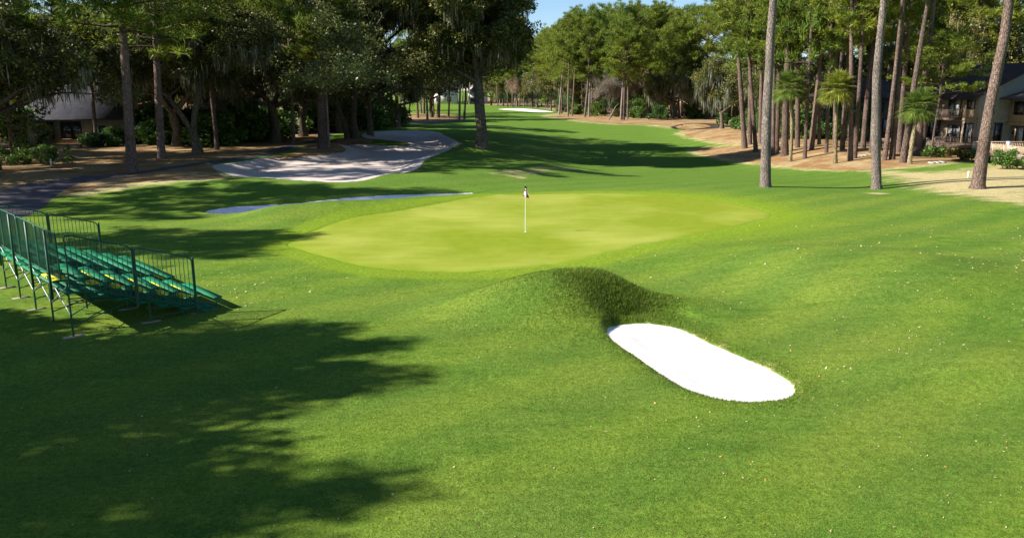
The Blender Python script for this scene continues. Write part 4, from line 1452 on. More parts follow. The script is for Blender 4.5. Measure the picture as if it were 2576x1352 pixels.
def palm(u, v, cu, cv, rad_px, seed, label, dead=10, bow=0.0):
    g = GP(u, v)
    rng = np.random.default_rng(seed)
    top = atY(cu, cv, g[1]) - g
    s = rad_px / F * g[1]
    root = empty('palm_tree', (g[0], g[1], g[2] - 0.05))
    mb = MB()
    n = 12
    t = np.linspace(0, 1, n)
    pts = np.stack([top[0] * t + bow * np.sin(t * PI), 0 * t, top[2] * t], 1)
    rr = np.full(n, 0.17) + 0.02 * np.sin(t * 17)
    rr[0] = 0.24
    mb.tube(pts, rr, 10)
    mb.build('trunk', ['bark_palm'], root, True)
    hb = MB()
    for i in range(46):
        a = i * 2.4
        z = top[2] * 0.995 - 0.1 - i * 0.022
        p = np.array([np.interp(z / top[2], t, pts[:, 0]), 0, z])
        d = np.array([math.cos(a), math.sin(a), 0.9])
        d /= np.linalg.norm(d)
        hb.tube([p, p + d * 0.26, p + d * 0.42], [0.05, 0.035, 0.02], 4, 0, False)
    hb.build('leaf_bases', ['bark_palm'], root)
    fr = MB()
    c0 = np.array([pts[-1][0], 0, top[2]])
    nf = 62
    for i in range(nf):
        k = i / nf
        el = R(86) - k * R(130) + rng.normal(0, 0.1)
        a = i * 2.39996 + rng.normal(0, 0.15)
        d = np.array([math.cos(a) * math.cos(el), math.sin(a) * math.cos(el), math.sin(el)])
        Lp = s * rng.uniform(0.42, 0.58)
        tip = c0 + d * Lp + np.array([0, 0, -0.10 * Lp])
        fr.tube([c0 + d * 0.1, c0 + d * Lp * 0.55 + np.array([0, 0, 0.03]), tip], [0.025, 0.02, 0.012], 4, 0, False)
        dd = tip - (c0 + d * Lp * 0.55)
        dd /= np.linalg.norm(dd)
        side = np.cross(dd, [0, 0, 1])
        side /= np.linalg.norm(side) + 1e-6
        nrm = np.cross(side, dd)
        nl = 25
        Rf = s * rng.uniform(0.50, 0.62)
        for j in range(nl):
            b = (j / (nl - 1) - 0.5) * R(235)
            ld = dd * math.cos(b) + side * math.sin(b) + nrm * (0.05 + 0.15 * abs(math.sin(b)))
            ld /= np.linalg.norm(ld)
            L = Rf * (0.72 + 0.28 * math.cos(b * 0.8)) * rng.uniform(0.9, 1.1)
            w = np.cross(ld, nrm)
            w = w / (np.linalg.norm(w) + 1e-6) * 0.042
            m = tip + ld * L * 0.55
            e = tip + ld * L + np.array([0, 0, -0.24 * L * rng.uniform(0.7, 1.3)])
            fr.add([tip, m + w, e, m - w], np.array([[0, 1, 2, 3]]))
    fr.build('fronds', ['palm'], root)
    return tag(root, label, 'palm tree', 'palms at the edge of the straw bed')


palm(1987, 407, 1984, 218, 50, 1, 'bushy dark green palm right beside the tall straight pine', bow=0.25)
palm(2101, 412, 2106, 222, 53, 2, 'yellow green palm with a smooth pale trunk between the tall pines', bow=-0.05)
palm(2287, 413, 2311, 268, 56, 3, 'shorter leaning palm with a shaggy trunk below the small bright pine', bow=-0.1)
palm(1372, 273, 1372, 248, 14, 4, 'small far palm at the foot of the sunlit wood past the distant bunker')

# ------------------------------------------------------------------ shrubs and hedges
SH = [(545, 366, 0, 2.3, 1.7), (578, 360, 0, 1.9, 1.4), (462, 362, 1, 2.0, 2.3), (505, 358, 0, 2.2, 1.9), (352, 350, 1, 2.2, 2.6), (300, 362, 0, 1.6, 0.9), (250, 368, 1, 1.6, 0.9), (670, 331, 2, 1.8, 1.3), (715, 330, 2, 1.8, 1.2), (620, 342, 1, 1.5, 1.2),
      (770, 316, 0, 1.6, 1.3), (796, 315, 1, 1.6, 1.1), (915, 310, 0, 1.7, 1.3), (945, 311, 1, 1.8, 1.2), (970, 308, 0, 1.7, 1.3), (925, 302, 2, 2.2, 1.6), (850, 308, 0, 2.0, 1.2), (735, 312, 0, 2.0, 1.2)]
for (u, v, k, s, sz) in SH:
    g = GP(u, v)
    bush(g[0], g[1], BU[k], s, key='leftshrub', sz=sz)
for (u, Y, k, s) in [(30, 96, 0, 2.4), (430, 100, 1, 2.6), (600, 104, 0, 2.6), (680, 110, 1, 2.6), (760, 126, 0, 3.0), (830, 132, 2, 3.0), (900, 136, 0, 3.0), (975, 150, 1, 3.0), (360, 104, 0, 2.6), (480, 118, 2, 2.6)]:
    b = atY(u, 300, Y)
    bush(b[0], Y, BU[k], s, key='leftshrub2', sz=s * 0.9)
for (u, v, k, s) in [(1655, 302, 0, 1.4), (1600, 298, 1, 1.5), (1500, 292, 0, 1.5), (1450, 289, 1, 1.5), (1738, 298, 0, 1.7), (1770, 296, 2, 1.7), (1850, 318, 0, 1.8), (1870, 325, 1, 1.6), (1900, 335, 0, 1.7), (1960, 345, 2, 1.7), (2010, 348, 0, 1.7), (2060, 350, 1, 1.7), (2130, 355, 0, 1.7), (1420, 282, 2, 1.8), (1560, 294, 2, 1.4), (1710, 292, 1, 1.5)]:
    g = GP(u, v)
    bush(g[0], g[1], BU[k], s, key='rightshrub')


def hedge(u0, v0, u1, v1, h, w, seed, label, mat='shrubleaf', d=400):
    a, b = GP(u0, v0), GP(u1, v1)
    rng = np.random.default_rng(seed)
    L = np.linalg.norm((b - a)[:2])
    ax = (b - a) / L
    ay = np.array([-ax[1], ax[0], 0])
    n = int(L * 8)
    cen = []
    for _ in range(n):
        s, t, z = rng.uniform(0, L), rng.uniform(-w / 2, w / 2), rng.uniform(0.12, h - 0.12)
        cen.append(ax * s + ay * t + np.array([0, 0, z]))
    cen = np.array(cen)
    mb = MB()
    leaves(mb, rng, cen, 0.33, 110, 0.17, 0.11, 0, 0.9)
    o = mb.build('hedge', [mat])
    o.location = (a[0], a[1], 0)
    return tag(o, label, 'hedge')


hedge(2500, 424, 2660, 430, 1.55, 1.8, 1, 'clipped dark hedge at the frame edge below the pale deck railing')
hedge(2440, 408, 2520, 408, 1.3, 1.5, 2, 'clipped hedge behind the leaning pine')
hedge(2375, 402, 2440, 404, 1.15, 1.4, 3, 'brownish low hedge left of the leaning pine', 'oliveleaf')
hedge(2318, 395, 2372, 397, 1.0, 1.3, 4, 'low dark hedge in front of the raised deck')
hedge(-40, 414, 172, 412, 1.6, 2.4, 5, 'long clipped hedge in deep shade before the terrace')

# ------------------------------------------------------------------ flag
def flagstick():
    g = GP(1321, 585.5)
    root = empty('golf_flag', (g[0], g[1], g[2] + 0.03))
    H = 2.22
    mb = MB()
    mb.tube([(0, 0, -0.02), (0, 0, 0.9), (0, 0, H)], [0.016, 0.013, 0.008], 8)
    mb.build('pole', ['white'], root, True)
    mb = MB()
    th = np.linspace(0, 2 * PI, 20, endpoint=False)
    a = np.stack([np.cos(th) * 0.06, np.sin(th) * 0.06, 0 * th + 0.012], 1)
    b = np.stack([np.cos(th) * 0.042, np.sin(th) * 0.042, 0 * th + 0.012], 1)
    c = np.stack([np.cos(th) * 0.042, np.sin(th) * 0.042, 0 * th - 0.02], 1)
    mb.add(np.vstack([a, b, c]), [(i, (i + 1) % 20, 20 + (i + 1) % 20, 20 + i) for i in range(20)] + [(20 + i, 20 + (i + 1) % 20, 40 + (i + 1) % 20, 40 + i) for i in range(20)])
    mb.build('cup', ['white'], root)
    # hanging cloth with folds, fixed to the top of the pole
    mb = MB()
    nu, nv = 15, 13
    V = []
    for j in range(nv):
        t = j / (nv - 1)
        z = H - 0.02 - 0.50 * t
        half = 0.02 + 0.135 * t ** 0.9
        for i in range(nu):
            s = i / (nu - 1)
            x = -half * 0.75 + s * half * 1.9
            y = 0.05 * math.sin(s * 9 + t * 1.2) * t - 0.02
            zz = z - 0.10 * t * s - 0.05 * t * math.sin(s * PI * 1.0) * 0
            V.append((x, y, zz))
    F_, mi = [], []
    for j in range(nv - 1):
        for i in range(nu - 1):
            q = (j * nu + i, j * nu + i + 1, (j + 1) * nu + i + 1, (j + 1) * nu + i)
            t, s = j / nv, i / nu
            m = 0
            if t < 0.22:
                m = 2
            elif (0.24 < t < 0.42 and s < 0.45) or (t > 0.68 and s > 0.55 and s < 0.9) or (t > 0.72 and s < 0.22):
                m = 1
            F_.append(q)
            mi.append(m)
    Vn = np.array(V)
    for m in (0, 1, 2):
        mb.add(Vn, [q for q, k in zip(F_, mi) if k == m], m)
    fl = mb.build('flag_cloth', ['cloth', 'red', 'navy'], root)
    tag(root, 'white pole with a limp red and white flag standing in the green', 'golf flag')


flagstick()

# ------------------------------------------------------------------ stands
def bleachers():
    O = P(187, 850)
    a = np.array([-0.690, 0.724, 0.0])    # along the rows, away from the viewer
    b = np.array([0.724, 0.690, 0.0])     # down the slope, toward the green
    zu = np.array([0, 0, 1.0])
    root = empty('bleachers', (O[0], O[1], 0))

    def L(p):
        return a * p[0] + b * p[1] + zu * p[2]

    def plank(mb, a0, a1, b0, w, z, th=0.045, mi=0):
        mb.obox(L((a0, b0 - w / 2, z - th)), a * (a1 - a0), b * w, zu * th, mi)

    def bar(mb, p, q, r=0.022, n=6, mi=0):
        mb.tube([L(p), L(q)], r, n, mi)

    A1, A2, A3 = 2.45, 3.7, 8.5
    NR = 7
    TR, RI = 0.60, 0.20
    rows = [(4.05 - TR * k, 0.43 + RI * k) for k in range(NR)]
    for k, (bb, z) in enumerate(rows):
        for a0, a1 in ((0.0, A1), (A2, A3)):
            mb = MB()
            plank(mb, a0, a1, bb, 0.27, z)
            bar(mb, (a0 + 0.12, bb, z - 0.04), (a0 + 0.12, bb, z - 0.40), 0.02)
            bar(mb, (a1 - 0.12, bb, z - 0.04), (a1 - 0.12, bb, z - 0.40), 0.02)
            mb.build('seat', ['green_seat'], root)
        mb = MB()
        zf = z - 0.36
        plank(mb, 0.0, A3, bb - 0.16, 0.22, zf)
        plank(mb, 0.0, A3, bb - 0.40, 0.22, zf)
        mb.build('footboard', ['green_seat'], root)
        if k >= 2:
            mb = MB()
            mb.obox(L((0.02, bb + 0.14, z - 0.05)), a * 0.85, b * 0.05, zu * 0.055)
            mb.obox(L((0.0, bb + 0.10, zf + 0.12)), a * 0.55, b * 0.24, zu * 0.03)
            mb.build('yellow_edge', ['yellow'], root)
        if k < NR - 1:
            mb = MB()
            mb.obox(L((A1 + 0.1, bb - 0.42, z - 0.20)), a * 1.0, b * 0.26, zu * 0.04)
            mb.build('aisle_step', ['green_seat'], root)
    # riser boards of the upper rows
    mb = MB()
    mb.obox(L((0.0, -0.03, 1.20)), a * A3, b * 0.03, zu * 0.10)
    mb.build('riser_board', ['green_seat'], root)
    mb = MB()
    mb.obox(L((1.6, 0.0, 1.30)), a * 1.2, b * 0.40, zu * 0.035)
    mb.build('yellow_edge', ['yellow'], root)

    # back guard: four panels
    def guard(p0, p1, zb, zt, n, name='guard_rail', arch=True, post=0.05):
        mb = MB()
        p0, p1 = np.array(p0, float), np.array(p1, float)
        t0, t1 = zt
        b0, b1 = zb

        def at(s, z):
            q = p0 + (p1 - p0) * s
            return (q[0], q[1], z)
        c = 0.12 / np.linalg.norm(p1 - p0)
        lo = lambda s: b0 + (b1 - b0) * s
        hi = lambda s: t0 + (t1 - t0) * s
        loop = [at(0, lo(0)), at(0, hi(0) - 0.12), at(c * 0.3, hi(0) - 0.03), at(c, hi(c)), at(1 - c, hi(1 - c)), at(1 - c * 0.3, hi(1) - 0.03), at(1, hi(1) - 0.12), at(1, lo(1))]
        mb.tube([L(q) for q in loop], 0.021, 6)
        bar(mb, at(0, lo(0) + 0.02), at(1, lo(1) + 0.02), 0.018)
        for i in range(1, n):
            s = i / n
            bar(mb, at(s, lo(s) + 0.02), at(s, hi(s)), 0.0115, 4)
        return mb

    for k in range(4):
        a0, a1 = 0.12 + k * 2.1, 0.12 + (k + 1) * 2.1 - 0.08
        g = guard((a0, -0.12), (a1, -0.12), (1.62, 1.62), (2.88, 2.88), 18)
        g.build('guard_rail', ['green_paint'], root, False)
    for k in range(5):
        mb = MB()
        aa = min(8.48, 0.9 + k * 2.0)
        mb.obox(L((aa - 0.05, -0.22, 0.95)), a * 0.12, b * 0.05, zu * 1.94)
        mb.build('guard_post', ['green_paint'], root)
    # side guards, near and far end
    for aa in (-0.05, 8.55):
        for (b0, b1) in ((0.03, 1.68), (1.75, 3.33)):
            zt = (2.88 - 0.333 * b0, 2.88 - 0.333 * b1)
            zb = (1.42 - 0.35 * b0, 1.42 - 0.35 * b1)
            g = guard((aa, b0), (aa, b1), zb, zt, 13)
            g.build('guard_rail', ['green_paint'], root)
        for bb, z0 in ((1.71, 0.55), (3.37, 0.0)):
            mb = MB()
            bar(mb, (aa, bb, z0), (aa, bb, 2.90 - 0.333 * bb), 0.032, 8)
            mb.build('guard_post', ['green_paint'], root)
    # frames: five, each a set of legs, rungs and braces
    fa = [0.05, 1.95, 3.85, 5.75, 7.65]
    for k, aa in enumerate(fa):
        mb = MB()
        for bb, zt in ((0.0, 1.55), (0.42, 1.42), (2.05, 0.92), (3.0, 0.62)):
            if bb == 0.42:
                bar(mb, (aa, bb, 0.75), (aa, bb, zt), 0.022)
            else:
                bar(mb, (aa, bb, 0.05), (aa, bb, zt), 0.026, 8)
        for z in (0.95, 1.10, 1.28):
            bar(mb, (aa, 0.0, z), (aa, 2.05, min(z, 0.85) if z < 1.2 else 0.88), 0.017)
        bar(mb, (aa, 0.0, 1.55), (aa, 4.05, 0.18), 0.028)
        bar(mb, (aa, 0, 0.62), (aa, 0.95, 1.1), 0.015)
        bar(mb, (aa, 2.05, 0.16), (aa, 4.1, 0.16), 0.018)
        bar(mb, (aa, 2.05, 0.42), (aa, 3.5, 0.30), 0.018)
        bar(mb, (aa, 0.0, 0.35), (aa, 2.05, 0.85), 0.017)
        mb.build('frame', ['green_paint'], root)
        for bb in (0.0, 2.05, 3.5):
            mb = MB()
            mb.obox(L((aa - 0.10, bb - 0.26, 0.004)), a * 0.2, b * 0.52, zu * 0.04)
            mb.build('base_pad', ['pad'], root)
    for k in range(4):
        mb = MB()
        a0, a1 = fa[k], fa[k + 1]
        bar(mb, (a0, 0, 0.62), (a1, 0, 1.45), 0.016)
        bar(mb, (a0, 0, 1.45), (a1, 0, 0.62), 0.016)
        mb.build('cross_brace', ['galv'], root)
    tag(root, 'green metal stands with yellow marked rows and railings on the lawn', 'bleachers')


bleachers()

# ------------------------------------------------------------------ stakes
for (u, v, h, lab) in [(2434, 448, 0.55, 'white boundary stake on the tan grass beside the leaning pine'), (129, 416, 0.6, 'white boundary stake in front of the long shaded hedge'), (610, 359, 0.45, 'short white stake near the moss hung oak at the back of the straw')]:
    g = GP(u, v)
    mb = MB()
    mb.box((-0.045, -0.045, -0.1), (0.045, 0.045, h - 0.05))
    mb.add([(-0.045, -0.045, h - 0.05), (0.045, -0.045, h - 0.05), (0.045, 0.045, h - 0.05), (-0.045, 0.045, h - 0.05), (0, 0, h)], [(0, 1, 4), (1, 2, 4), (2, 3, 4), (3, 0, 4)])
    o = mb.build('boundary_stake', ['white'])
    o.location = g
    tag(o, lab, 'stake')

# ------------------------------------------------------------------ houses
def window(root, o, ax, up, nrm, w, h, mat='curtain', mull=1, name='window', fr=0.08):
    """o = lower left corner on the wall, ax and up unit vectors, nrm out of the wall"""
    o, ax, up, nrm = (np.array(q, float) for q in (o, ax, up, nrm))
    mb = MB()
    d = 0.095
    for (p, ww, hh) in ((0, fr, h), (w - fr, fr, h)):
        mb.obox(o + ax * p + nrm * 0.003, ax * ww, up * hh, nrm * d)
    for z in (0, h - fr):
        mb.obox(o + ax * fr + up * z + nrm * 0.003, ax * (w - 2 * fr), up * fr, nrm * (d - 0.01))
    for i in range(mull):
        x = w * (i + 1) / (mull + 1) - fr / 2
        mb.obox(o + ax * x + up * fr + nrm * 0.003, ax * fr, up * (h - 2 * fr), nrm * (d - 0.02))
    f = mb.build(name, ['trim_dark'], root)
    k = mull + 1
    for i in range(k):
        g = MB()
        x0 = fr if i == 0 else w * i / k + fr / 2
        x1 = w - fr if i == k - 1 else w * (i + 1) / k - fr / 2
        g.obox(o + ax * (x0 + 0.003) + up * (fr + 0.003) + nrm * 0.004, ax * (x1 - x0 - 0.006), up * (h - 2 * fr - 0.006), nrm * 0.02)
        g.build('pane', [mat if i != 1 else 'glass'], f)
    return f


def railing(root, p, q, z0, h, mat='railwood', step=0.16, name='railing'):
    p, q = np.array([*p, 0.0]), np.array([*q, 0.0])
    Lq = np.linalg.norm(q - p)
    ax = (q - p) / Lq
    nr = np.array([-ax[1], ax[0], 0])
    mb = MB()
    z = np.array([0, 0, 1.0])
    mb.obox(p + z * (z0 + h - 0.05) - nr * 0.05, ax * Lq, nr * 0.1, z * 0.05)
    mb.obox(p + z * (z0 + 0.06) - nr * 0.03, ax * Lq, nr * 0.06, z * 0.05)
    n = int(Lq / step)
    for i in range(n + 1):
        s = i * Lq / n
        w = 0.09 if i % 10 == 0 else 0.045
        mb.obox(p + ax * (s - w / 2) + z * (z0 if i % 10 == 0 else z0 + 0.112) - nr * w / 2, ax * w, nr * w, z * (h - 0.053 if i % 10 == 0 else h - 0.165))
    return mb.build(name, [mat], root)


X, Yv, Zv = np.array([1.0, 0, 0]), np.array([0, 1.0, 0]), np.array([0, 0, 1.0])


def house_gable():
    root = empty('house', (49.0, 85.5, 0))
    O = np.array([49.0, 85.5, 0])
    LY, LX = 11.5, 12.0
    mb = MB()   # facade toward the fairway
    mb.box((0, 0, 0), (0.25, LY, 3.25))
    mb.box((-0.03, -0.03, 3.25), (0.25, LY, 3.55))
    mb.box((0, 0, 3.55), (0.25, LY, 6.1))
    mb.build('front_wall', ['sid_brown'], root)
    mb = MB()   # gable end toward the viewer
    mb.add([(0.253, 0, 0), (LX, 0, 0), (LX, 0, 6.1), (LX / 2, 0, 9.35), (0.253, 0, 6.22)], [(0, 1, 2, 3, 4)])
    mb.add([(0.253, 0.2, 0), (LX, 0.2, 0), (LX, 0.2, 6.1), (LX / 2, 0.2, 9.35), (0.253, 0.2, 6.22)], [(4, 3, 2, 1, 0)])
    mb.box((LX - 0.2, 0.21, 0), (LX, LY, 6.1))
    mb.box((0.26, LY - 0.2, 0), (LX - 0.21, LY, 6.1))
    mb.box((0.255, -0.05, 3.25), (LX, -0.003, 3.5))
    mb.build('gable_wall', ['sid_grey'], root)
    mb = MB()
    e, o_ = 0.85, 0.7
    sl = 3.25 / 6.0
    for sgn in (1, -1):
        xe = -e if sgn == 1 else LX + e
        ze = 6.1 - e * sl
        r0, r1 = np.array([LX / 2, -o_, 9.43]), np.array([LX / 2, LY + o_, 9.43])
        e0, e1 = np.array([xe, -o_, ze + 0.08]), np.array([xe, LY + o_, ze + 0.08])
        dn = np.array([0, 0, -0.2])
        v = [e0, e1, r1, r0, e0 + dn, e1 + dn, r1 + dn, r0 + dn]
        f = [(0, 3, 2, 1), (4, 5, 6, 7), (0, 1, 5, 4), (1, 2, 6, 5), (3, 0, 4, 7)]
        if sgn == -1:
            f = [q[::-1] for q in f]
        mb.add(v, f)
    mb.build('roof', ['roof_dark'], root)
    W = Yv
    nn = -X
    window(root, (0, 3.0, 3.75), Yv, Zv, nn, 2.5, 1.95, 'curtain', 1, 'balcony_door')
    window(root, (0, 0.35, 4.55), Yv, Zv, nn, 1.5, 1.15, 'curtain', 1)
    window(root, (0, 2.5, 1.15), Yv, Zv, nn, 2.6, 1.65, 'curtain', 2)
    window(root, (0, 0.2, 1.02), Yv, Zv, nn, 1.7, 2.05, 'curtain', 1, 'door')
    window(root, (0, 6.9, 1.1), Yv, Zv, nn, 3.8, 2.0, 'glass', 2)
    window(root, (1.4, 0, 1.05), X, Zv, -Yv, 1.5, 2.1, 'curtain', 1, 'door')
    mb = MB()
    mb.box((-1.35, 2.6, 3.3), (-0.035, 8.6, 3.5))
    mb.build('balcony_floor', ['trim'], root)
    railing(root, (-1.3, 2.65), (-1.3, 8.55), 3.5, 0.95, 'trim', 0.16, 'balcony_railing')
    railing(root, (-0.06, 2.65), (-1.24, 2.65), 3.5, 0.95, 'trim', 0.16, 'balcony_railing')
    for y in (7.0, 9.0, 11.0):
        mb = MB()
        mb.box((-1.9, y, 0.95), (-1.7, y + 0.2, 3.3))
        mb.build('porch_post', ['sid_brown'], root)
    for q in root.children:
        pass
    tag(root, 'two storey brown house with a dark roof and grey green gable behind the hedges', 'house')


house_gable()


def house_second():
    ox, oy = 52.3, 73.0
    root = empty('house', (ox, oy, 0))
    LY, LX = 12.3, 11.0
    mb = MB()
    mb.box((0, 0, 2.95), (LX, LY, 5.75))
    mb.box((-0.04, -0.04, 3.05), (-0.003, LY - 0.01, 3.28))
    mb.build('upper_wall', ['sid_beige'], root)
    mb = MB()
    mb.box((0.55, 0.2, 0), (LX, LY - 0.003, 2.947))
    mb.build('lower_wall', ['sid_beige'], root)
    mb = MB()
    e = 1.1
    v = [(-e, -e, 5.72), (LX + e, -e, 5.72), (LX + e, LY, 5.72), (-e, LY, 5.72), (LX / 2, 4.5, 8.35), (LX / 2, LY - 2.5, 8.35)]
    mb.add(v, [(0, 1, 4), (1, 2, 5, 4), (2, 3, 5), (3, 0, 4, 5)])
    mb.build('roof', ['roof_brown'], root)
    mb = MB()
    mb.box((-e, -e, 5.56), (-e + 0.06, LY, 5.71))
    mb.box((-e + 0.063, -e, 5.56), (LX + e, -e + 0.06, 5.71))
    mb.box((-e + 0.063, -e + 0.063, 5.68), (-0.003, LY, 5.71))
    mb.build('eaves', ['trim'], root)
    window(root, (0, 8.4, 4.05), Yv, Zv, -X, 3.0, 1.35, 'curtain', 1)
    window(root, (0, 3.4, 4.05), Yv, Zv, -X, 3.0, 1.35, 'curtain', 1)
    window(root, (0.55, 7.8, 1.02), Yv, Zv, -X, 3.6, 1.85, 'curtain', 2, 'door')
    mb = MB()
    mb.box((0.40, 11.75, 2.0), (0.547, 11.95, 2.35))
    mb.build('wall_lamp', ['trim_dark'], root)
    tag(root, 'beige house with a brown hipped roof at the right edge', 'house')


house_second()


def deck(name, x0, y0, x1, y1, z, label, rail=None, mat='railwood'):
    root = empty(name, (x0, y0, 0))
    w, l = x1 - x0, y1 - y0
    mb = MB()
    n = int(w / 0.3)
    for i in range(n):
        mb.box((i * w / n, 0, z - 0.06), ((i + 1) * w / n - 0.015, l, z))
    mb.build('floor', ['deck'], root)
    mb = MB()
    mb.box((0, 0.003, z - 0.35), (w, 0.08, z - 0.063))
    mb.box((-0.0, 0.083, z - 0.35), (0.08, l, z - 0.063))
    mb.build('beam', ['trim'], root)
    for i in range(5):
        mb = MB()
        mb.box((0.1 + i * (w - 0.4) / 4, 0.1, 0), (0.25 + i * (w - 0.4) / 4, 0.25, z - 0.353))
        mb.build('post', ['trim'], root)
    for (p, q) in rail or []:
        railing(root, p, q, z, 0.8, mat)
    tag(root, label, 'deck')
    return root


deck('deck', 43.8, 64.0, 52.8, 76.5, 0.98, 'wooden deck with a pale slatted railing below the beige house', [((0.06, 12.4), (0.06, 0.1)), ((0.2, 12.42), (8.2, 12.42))])
deck('deck', 43.6, 84.0, 48.9, 97.0, 0.95, 'raised dark wooden terrace with patio furniture beside the brown house', [((0.6, 0.08), (5.2, 0.08))], 'trim')


def chair(x, y, z, rz, label, mat='white'):
    root = empty('patio_chair', (x, y, z), rz)
    mb = MB()
    mb.box((-0.27, -0.27, 0.40), (0.27, 0.27, 0.45))
    mb.build('seat', [mat], root)
    mb = MB()
    mb.obox((-0.27, 0.22, 0.452), (0.54, 0, 0), (0, 0.04, 0), (0, 0.16, 0.55))
    mb.build('backrest', [mat], root)
    for sx in (-1, 1):
        for sy in (-1, 1):
            mb = MB()
            mb.tube([(sx * 0.24, sy * 0.24, 0), (sx * 0.24, sy * 0.24, 0.398)], 0.02, 6)
            mb.build('leg', [mat], root)
    tag(root, label, 'chair', 'patio chairs on the terrace')


def table(x, y, z, label, mat='deck', r=0.55, h=0.72):
    root = empty('patio_table', (x, y, z))
    mb = MB()
    mb.tube([(0, 0, h - 0.03), (0, 0, h)], r, 20)
    mb.build('tabletop', [mat], root)
    mb = MB()
    mb.tube([(0, 0, 0), (0, 0, h - 0.032)], [0.05, 0.05], 8)
    mb.tube([(0, 0, 0.0), (0, 0, 0.03)], 0.28, 12)
    mb.build('pedestal', ['trim_dark'], root)
    tag(root, label, 'table')


chair(45.3, 88.2, 0.95, 0.5, 'white patio chair on the terrace right of the round table')
chair(44.9, 89.9, 0.95, 2.8, 'white patio chair on the terrace behind the round table')
chair(45.4, 85.9, 0.95, -0.6, 'dark patio chair nearest the front corner of the terrace', 'grill')
chair(45.6, 73.2, 0.98, 0.3, 'white patio chair on the deck behind the pale railing')
table(44.6, 88.6, 0.95, 'round patio table between the chairs on the terrace')


def grill():
    root = empty('barbecue_grill', (47.3, 86.7, 0.95), 0.4)
    mb = MB()
    mb.box((-0.55, -0.3, 0.10), (0.55, 0.3, 0.75))
    mb.build('cabinet', ['grill'], root)
    mb = MB()
    n = 10
    v = []
    for x in (-0.4, 0.4):
        for i in range(n + 1):
            t = PI * i / n
            v.append((x, -0.3 * math.cos(t), 0.753 + 0.3 * math.sin(t)))
    f = [(i, i + 1, n + 2 + i, n + 1 + i) for i in range(n)] + [tuple(range(n + 1))[::-1], tuple(range(n + 1, 2 * n + 2))]
    mb.add(v, f)
    mb.build('lid', ['grill'], root)
    mb = MB()
    mb.box((-0.95, -0.25, 0.72), (-0.553, 0.25, 0.75))
    mb.build('side_shelf', ['grill'], root)
    for s in (-1, 1):
        mb = MB()
        mb.tube([(s * 0.4, -0.28, 0.08), (s * 0.4, -0.22, 0.08)], 0.08, 10)
        mb.build('wheel', ['grill'], root)
    tag(root, 'black covered barbecue grill against the brown house', 'grill')


grill()


def hip_house(x, y, w, d, ze, zr, label, wall, roof, wins, z0=0.0, e=0.8, rot=0.0, ridge=0.5):
    root = empty('house', (x, y, 0), rot)
    mb = MB()
    mb.box((0, 0, 0), (w, d, ze))
    mb.build('wall', [wall], root)
    mb = MB()
    r = min(d / 2, w / 2 - 0.5) * ridge * 1.6
    v = [(-e, -e, ze), (w + e, -e, ze), (w + e, d + e, ze), (-e, d + e, ze), (r, d / 2, zr), (w - r, d / 2, zr)]
    v += [(a, b, c - 0.16) for a, b, c in v[:4]]
    mb.add(v, [(0, 1, 5, 4), (1, 2, 5), (2, 3, 4, 5), (3, 0, 4), (6, 7, 1, 0), (7, 8, 2, 1), (8, 9, 3, 2), (9, 6, 0, 3)])
    mb.build('roof', [roof], root)
    for (wx, wz, ww, wh, mat) in wins:
        window(root, (wx, 0, wz), X, Zv, -Yv, ww, wh, mat, 1)
    return tag(root, label, 'house')


hip_house(-61.5, 101, 13.0, 10, 3.1, 8.6, 'low house under a broad grey shingle roof deep in the shade', 'sid_brown', 'roof_grey', [(1.5, 0.5, 2.6, 2.2, 'glass'), (5.0, 0.5, 2.6, 2.2, 'glass'), (9, 0.9, 1.6, 1.3, 'curtain')])
hip_house(-47.5, 125, 7.5, 8, 3.9, 6.0, 'small brown house half hidden behind the moss hung oak', 'sid_dark', 'roof_brown', [(2.2, 1.2, 1.6, 1.3, 'glass')])
hip_house(40.5, 194, 14, 9, 5.0, 7.6, 'shaded brown house with pale windows behind the mossy oaks', 'sid_brown', 'roof_dark', [(1.5, 0.6, 2.0, 2.0, 'curtain'), (5.0, 0.6, 2.4, 2.2, 'curtain'), (9.5, 0.8, 2.2, 1.8, 'curtain')])
hip_house(44, 110, 11, 9, 5.6, 8.2, 'dark brown house in the gloom behind the right hand pine trunks', 'sid_dark', 'roof_dark', [(1.2, 3.6, 1.6, 1.3, 'curtain'), (4.6, 3.4, 1.8, 1.5, 'glass'), (7.6, 3.6, 1.6, 1.3, 'curtain'), (1.5, 0.8, 2.4, 1.9, 'glass'), (6.5, 0.8, 2.4, 1.9, 'curtain')])
hip_house(57, 130, 12, 9, 5.6, 8.2, 'second dark house further back behind the pine trunks', 'sid_dark', 'roof_dark', [(1.2, 3.6, 1.6, 1.3, 'curtain'), (4.6, 3.4, 1.8, 1.5, 'curtain')])
hip_house(-37, 384, 11, 9, 6.5, 9.6, 'distant pale house with a white wall at the end of the fairway', 'sid_pale', 'roof_brown', [(1.2, 1, 1.8, 2.2, 'glass'), (6.4, 1, 2, 2.2, 'glass'), (2, 4, 1.8, 1.6, 'glass')])
hip_house(-21, 392, 9, 8, 5.5, 8.2, 'distant low pale house right of the white walled one', 'sid_pale', 'roof_grey', [(1.2, 1, 1.8, 1.8, 'glass'), (5, 1, 2, 1.8, 'glass')])
hip_house(-8, 400, 9, 8, 5.0, 7.8, 'distant brown house seen just right of the big oak trunk', 'sid_brown', 'roof_grey', [(1.2, 1, 1.8, 1.8, 'curtain')])

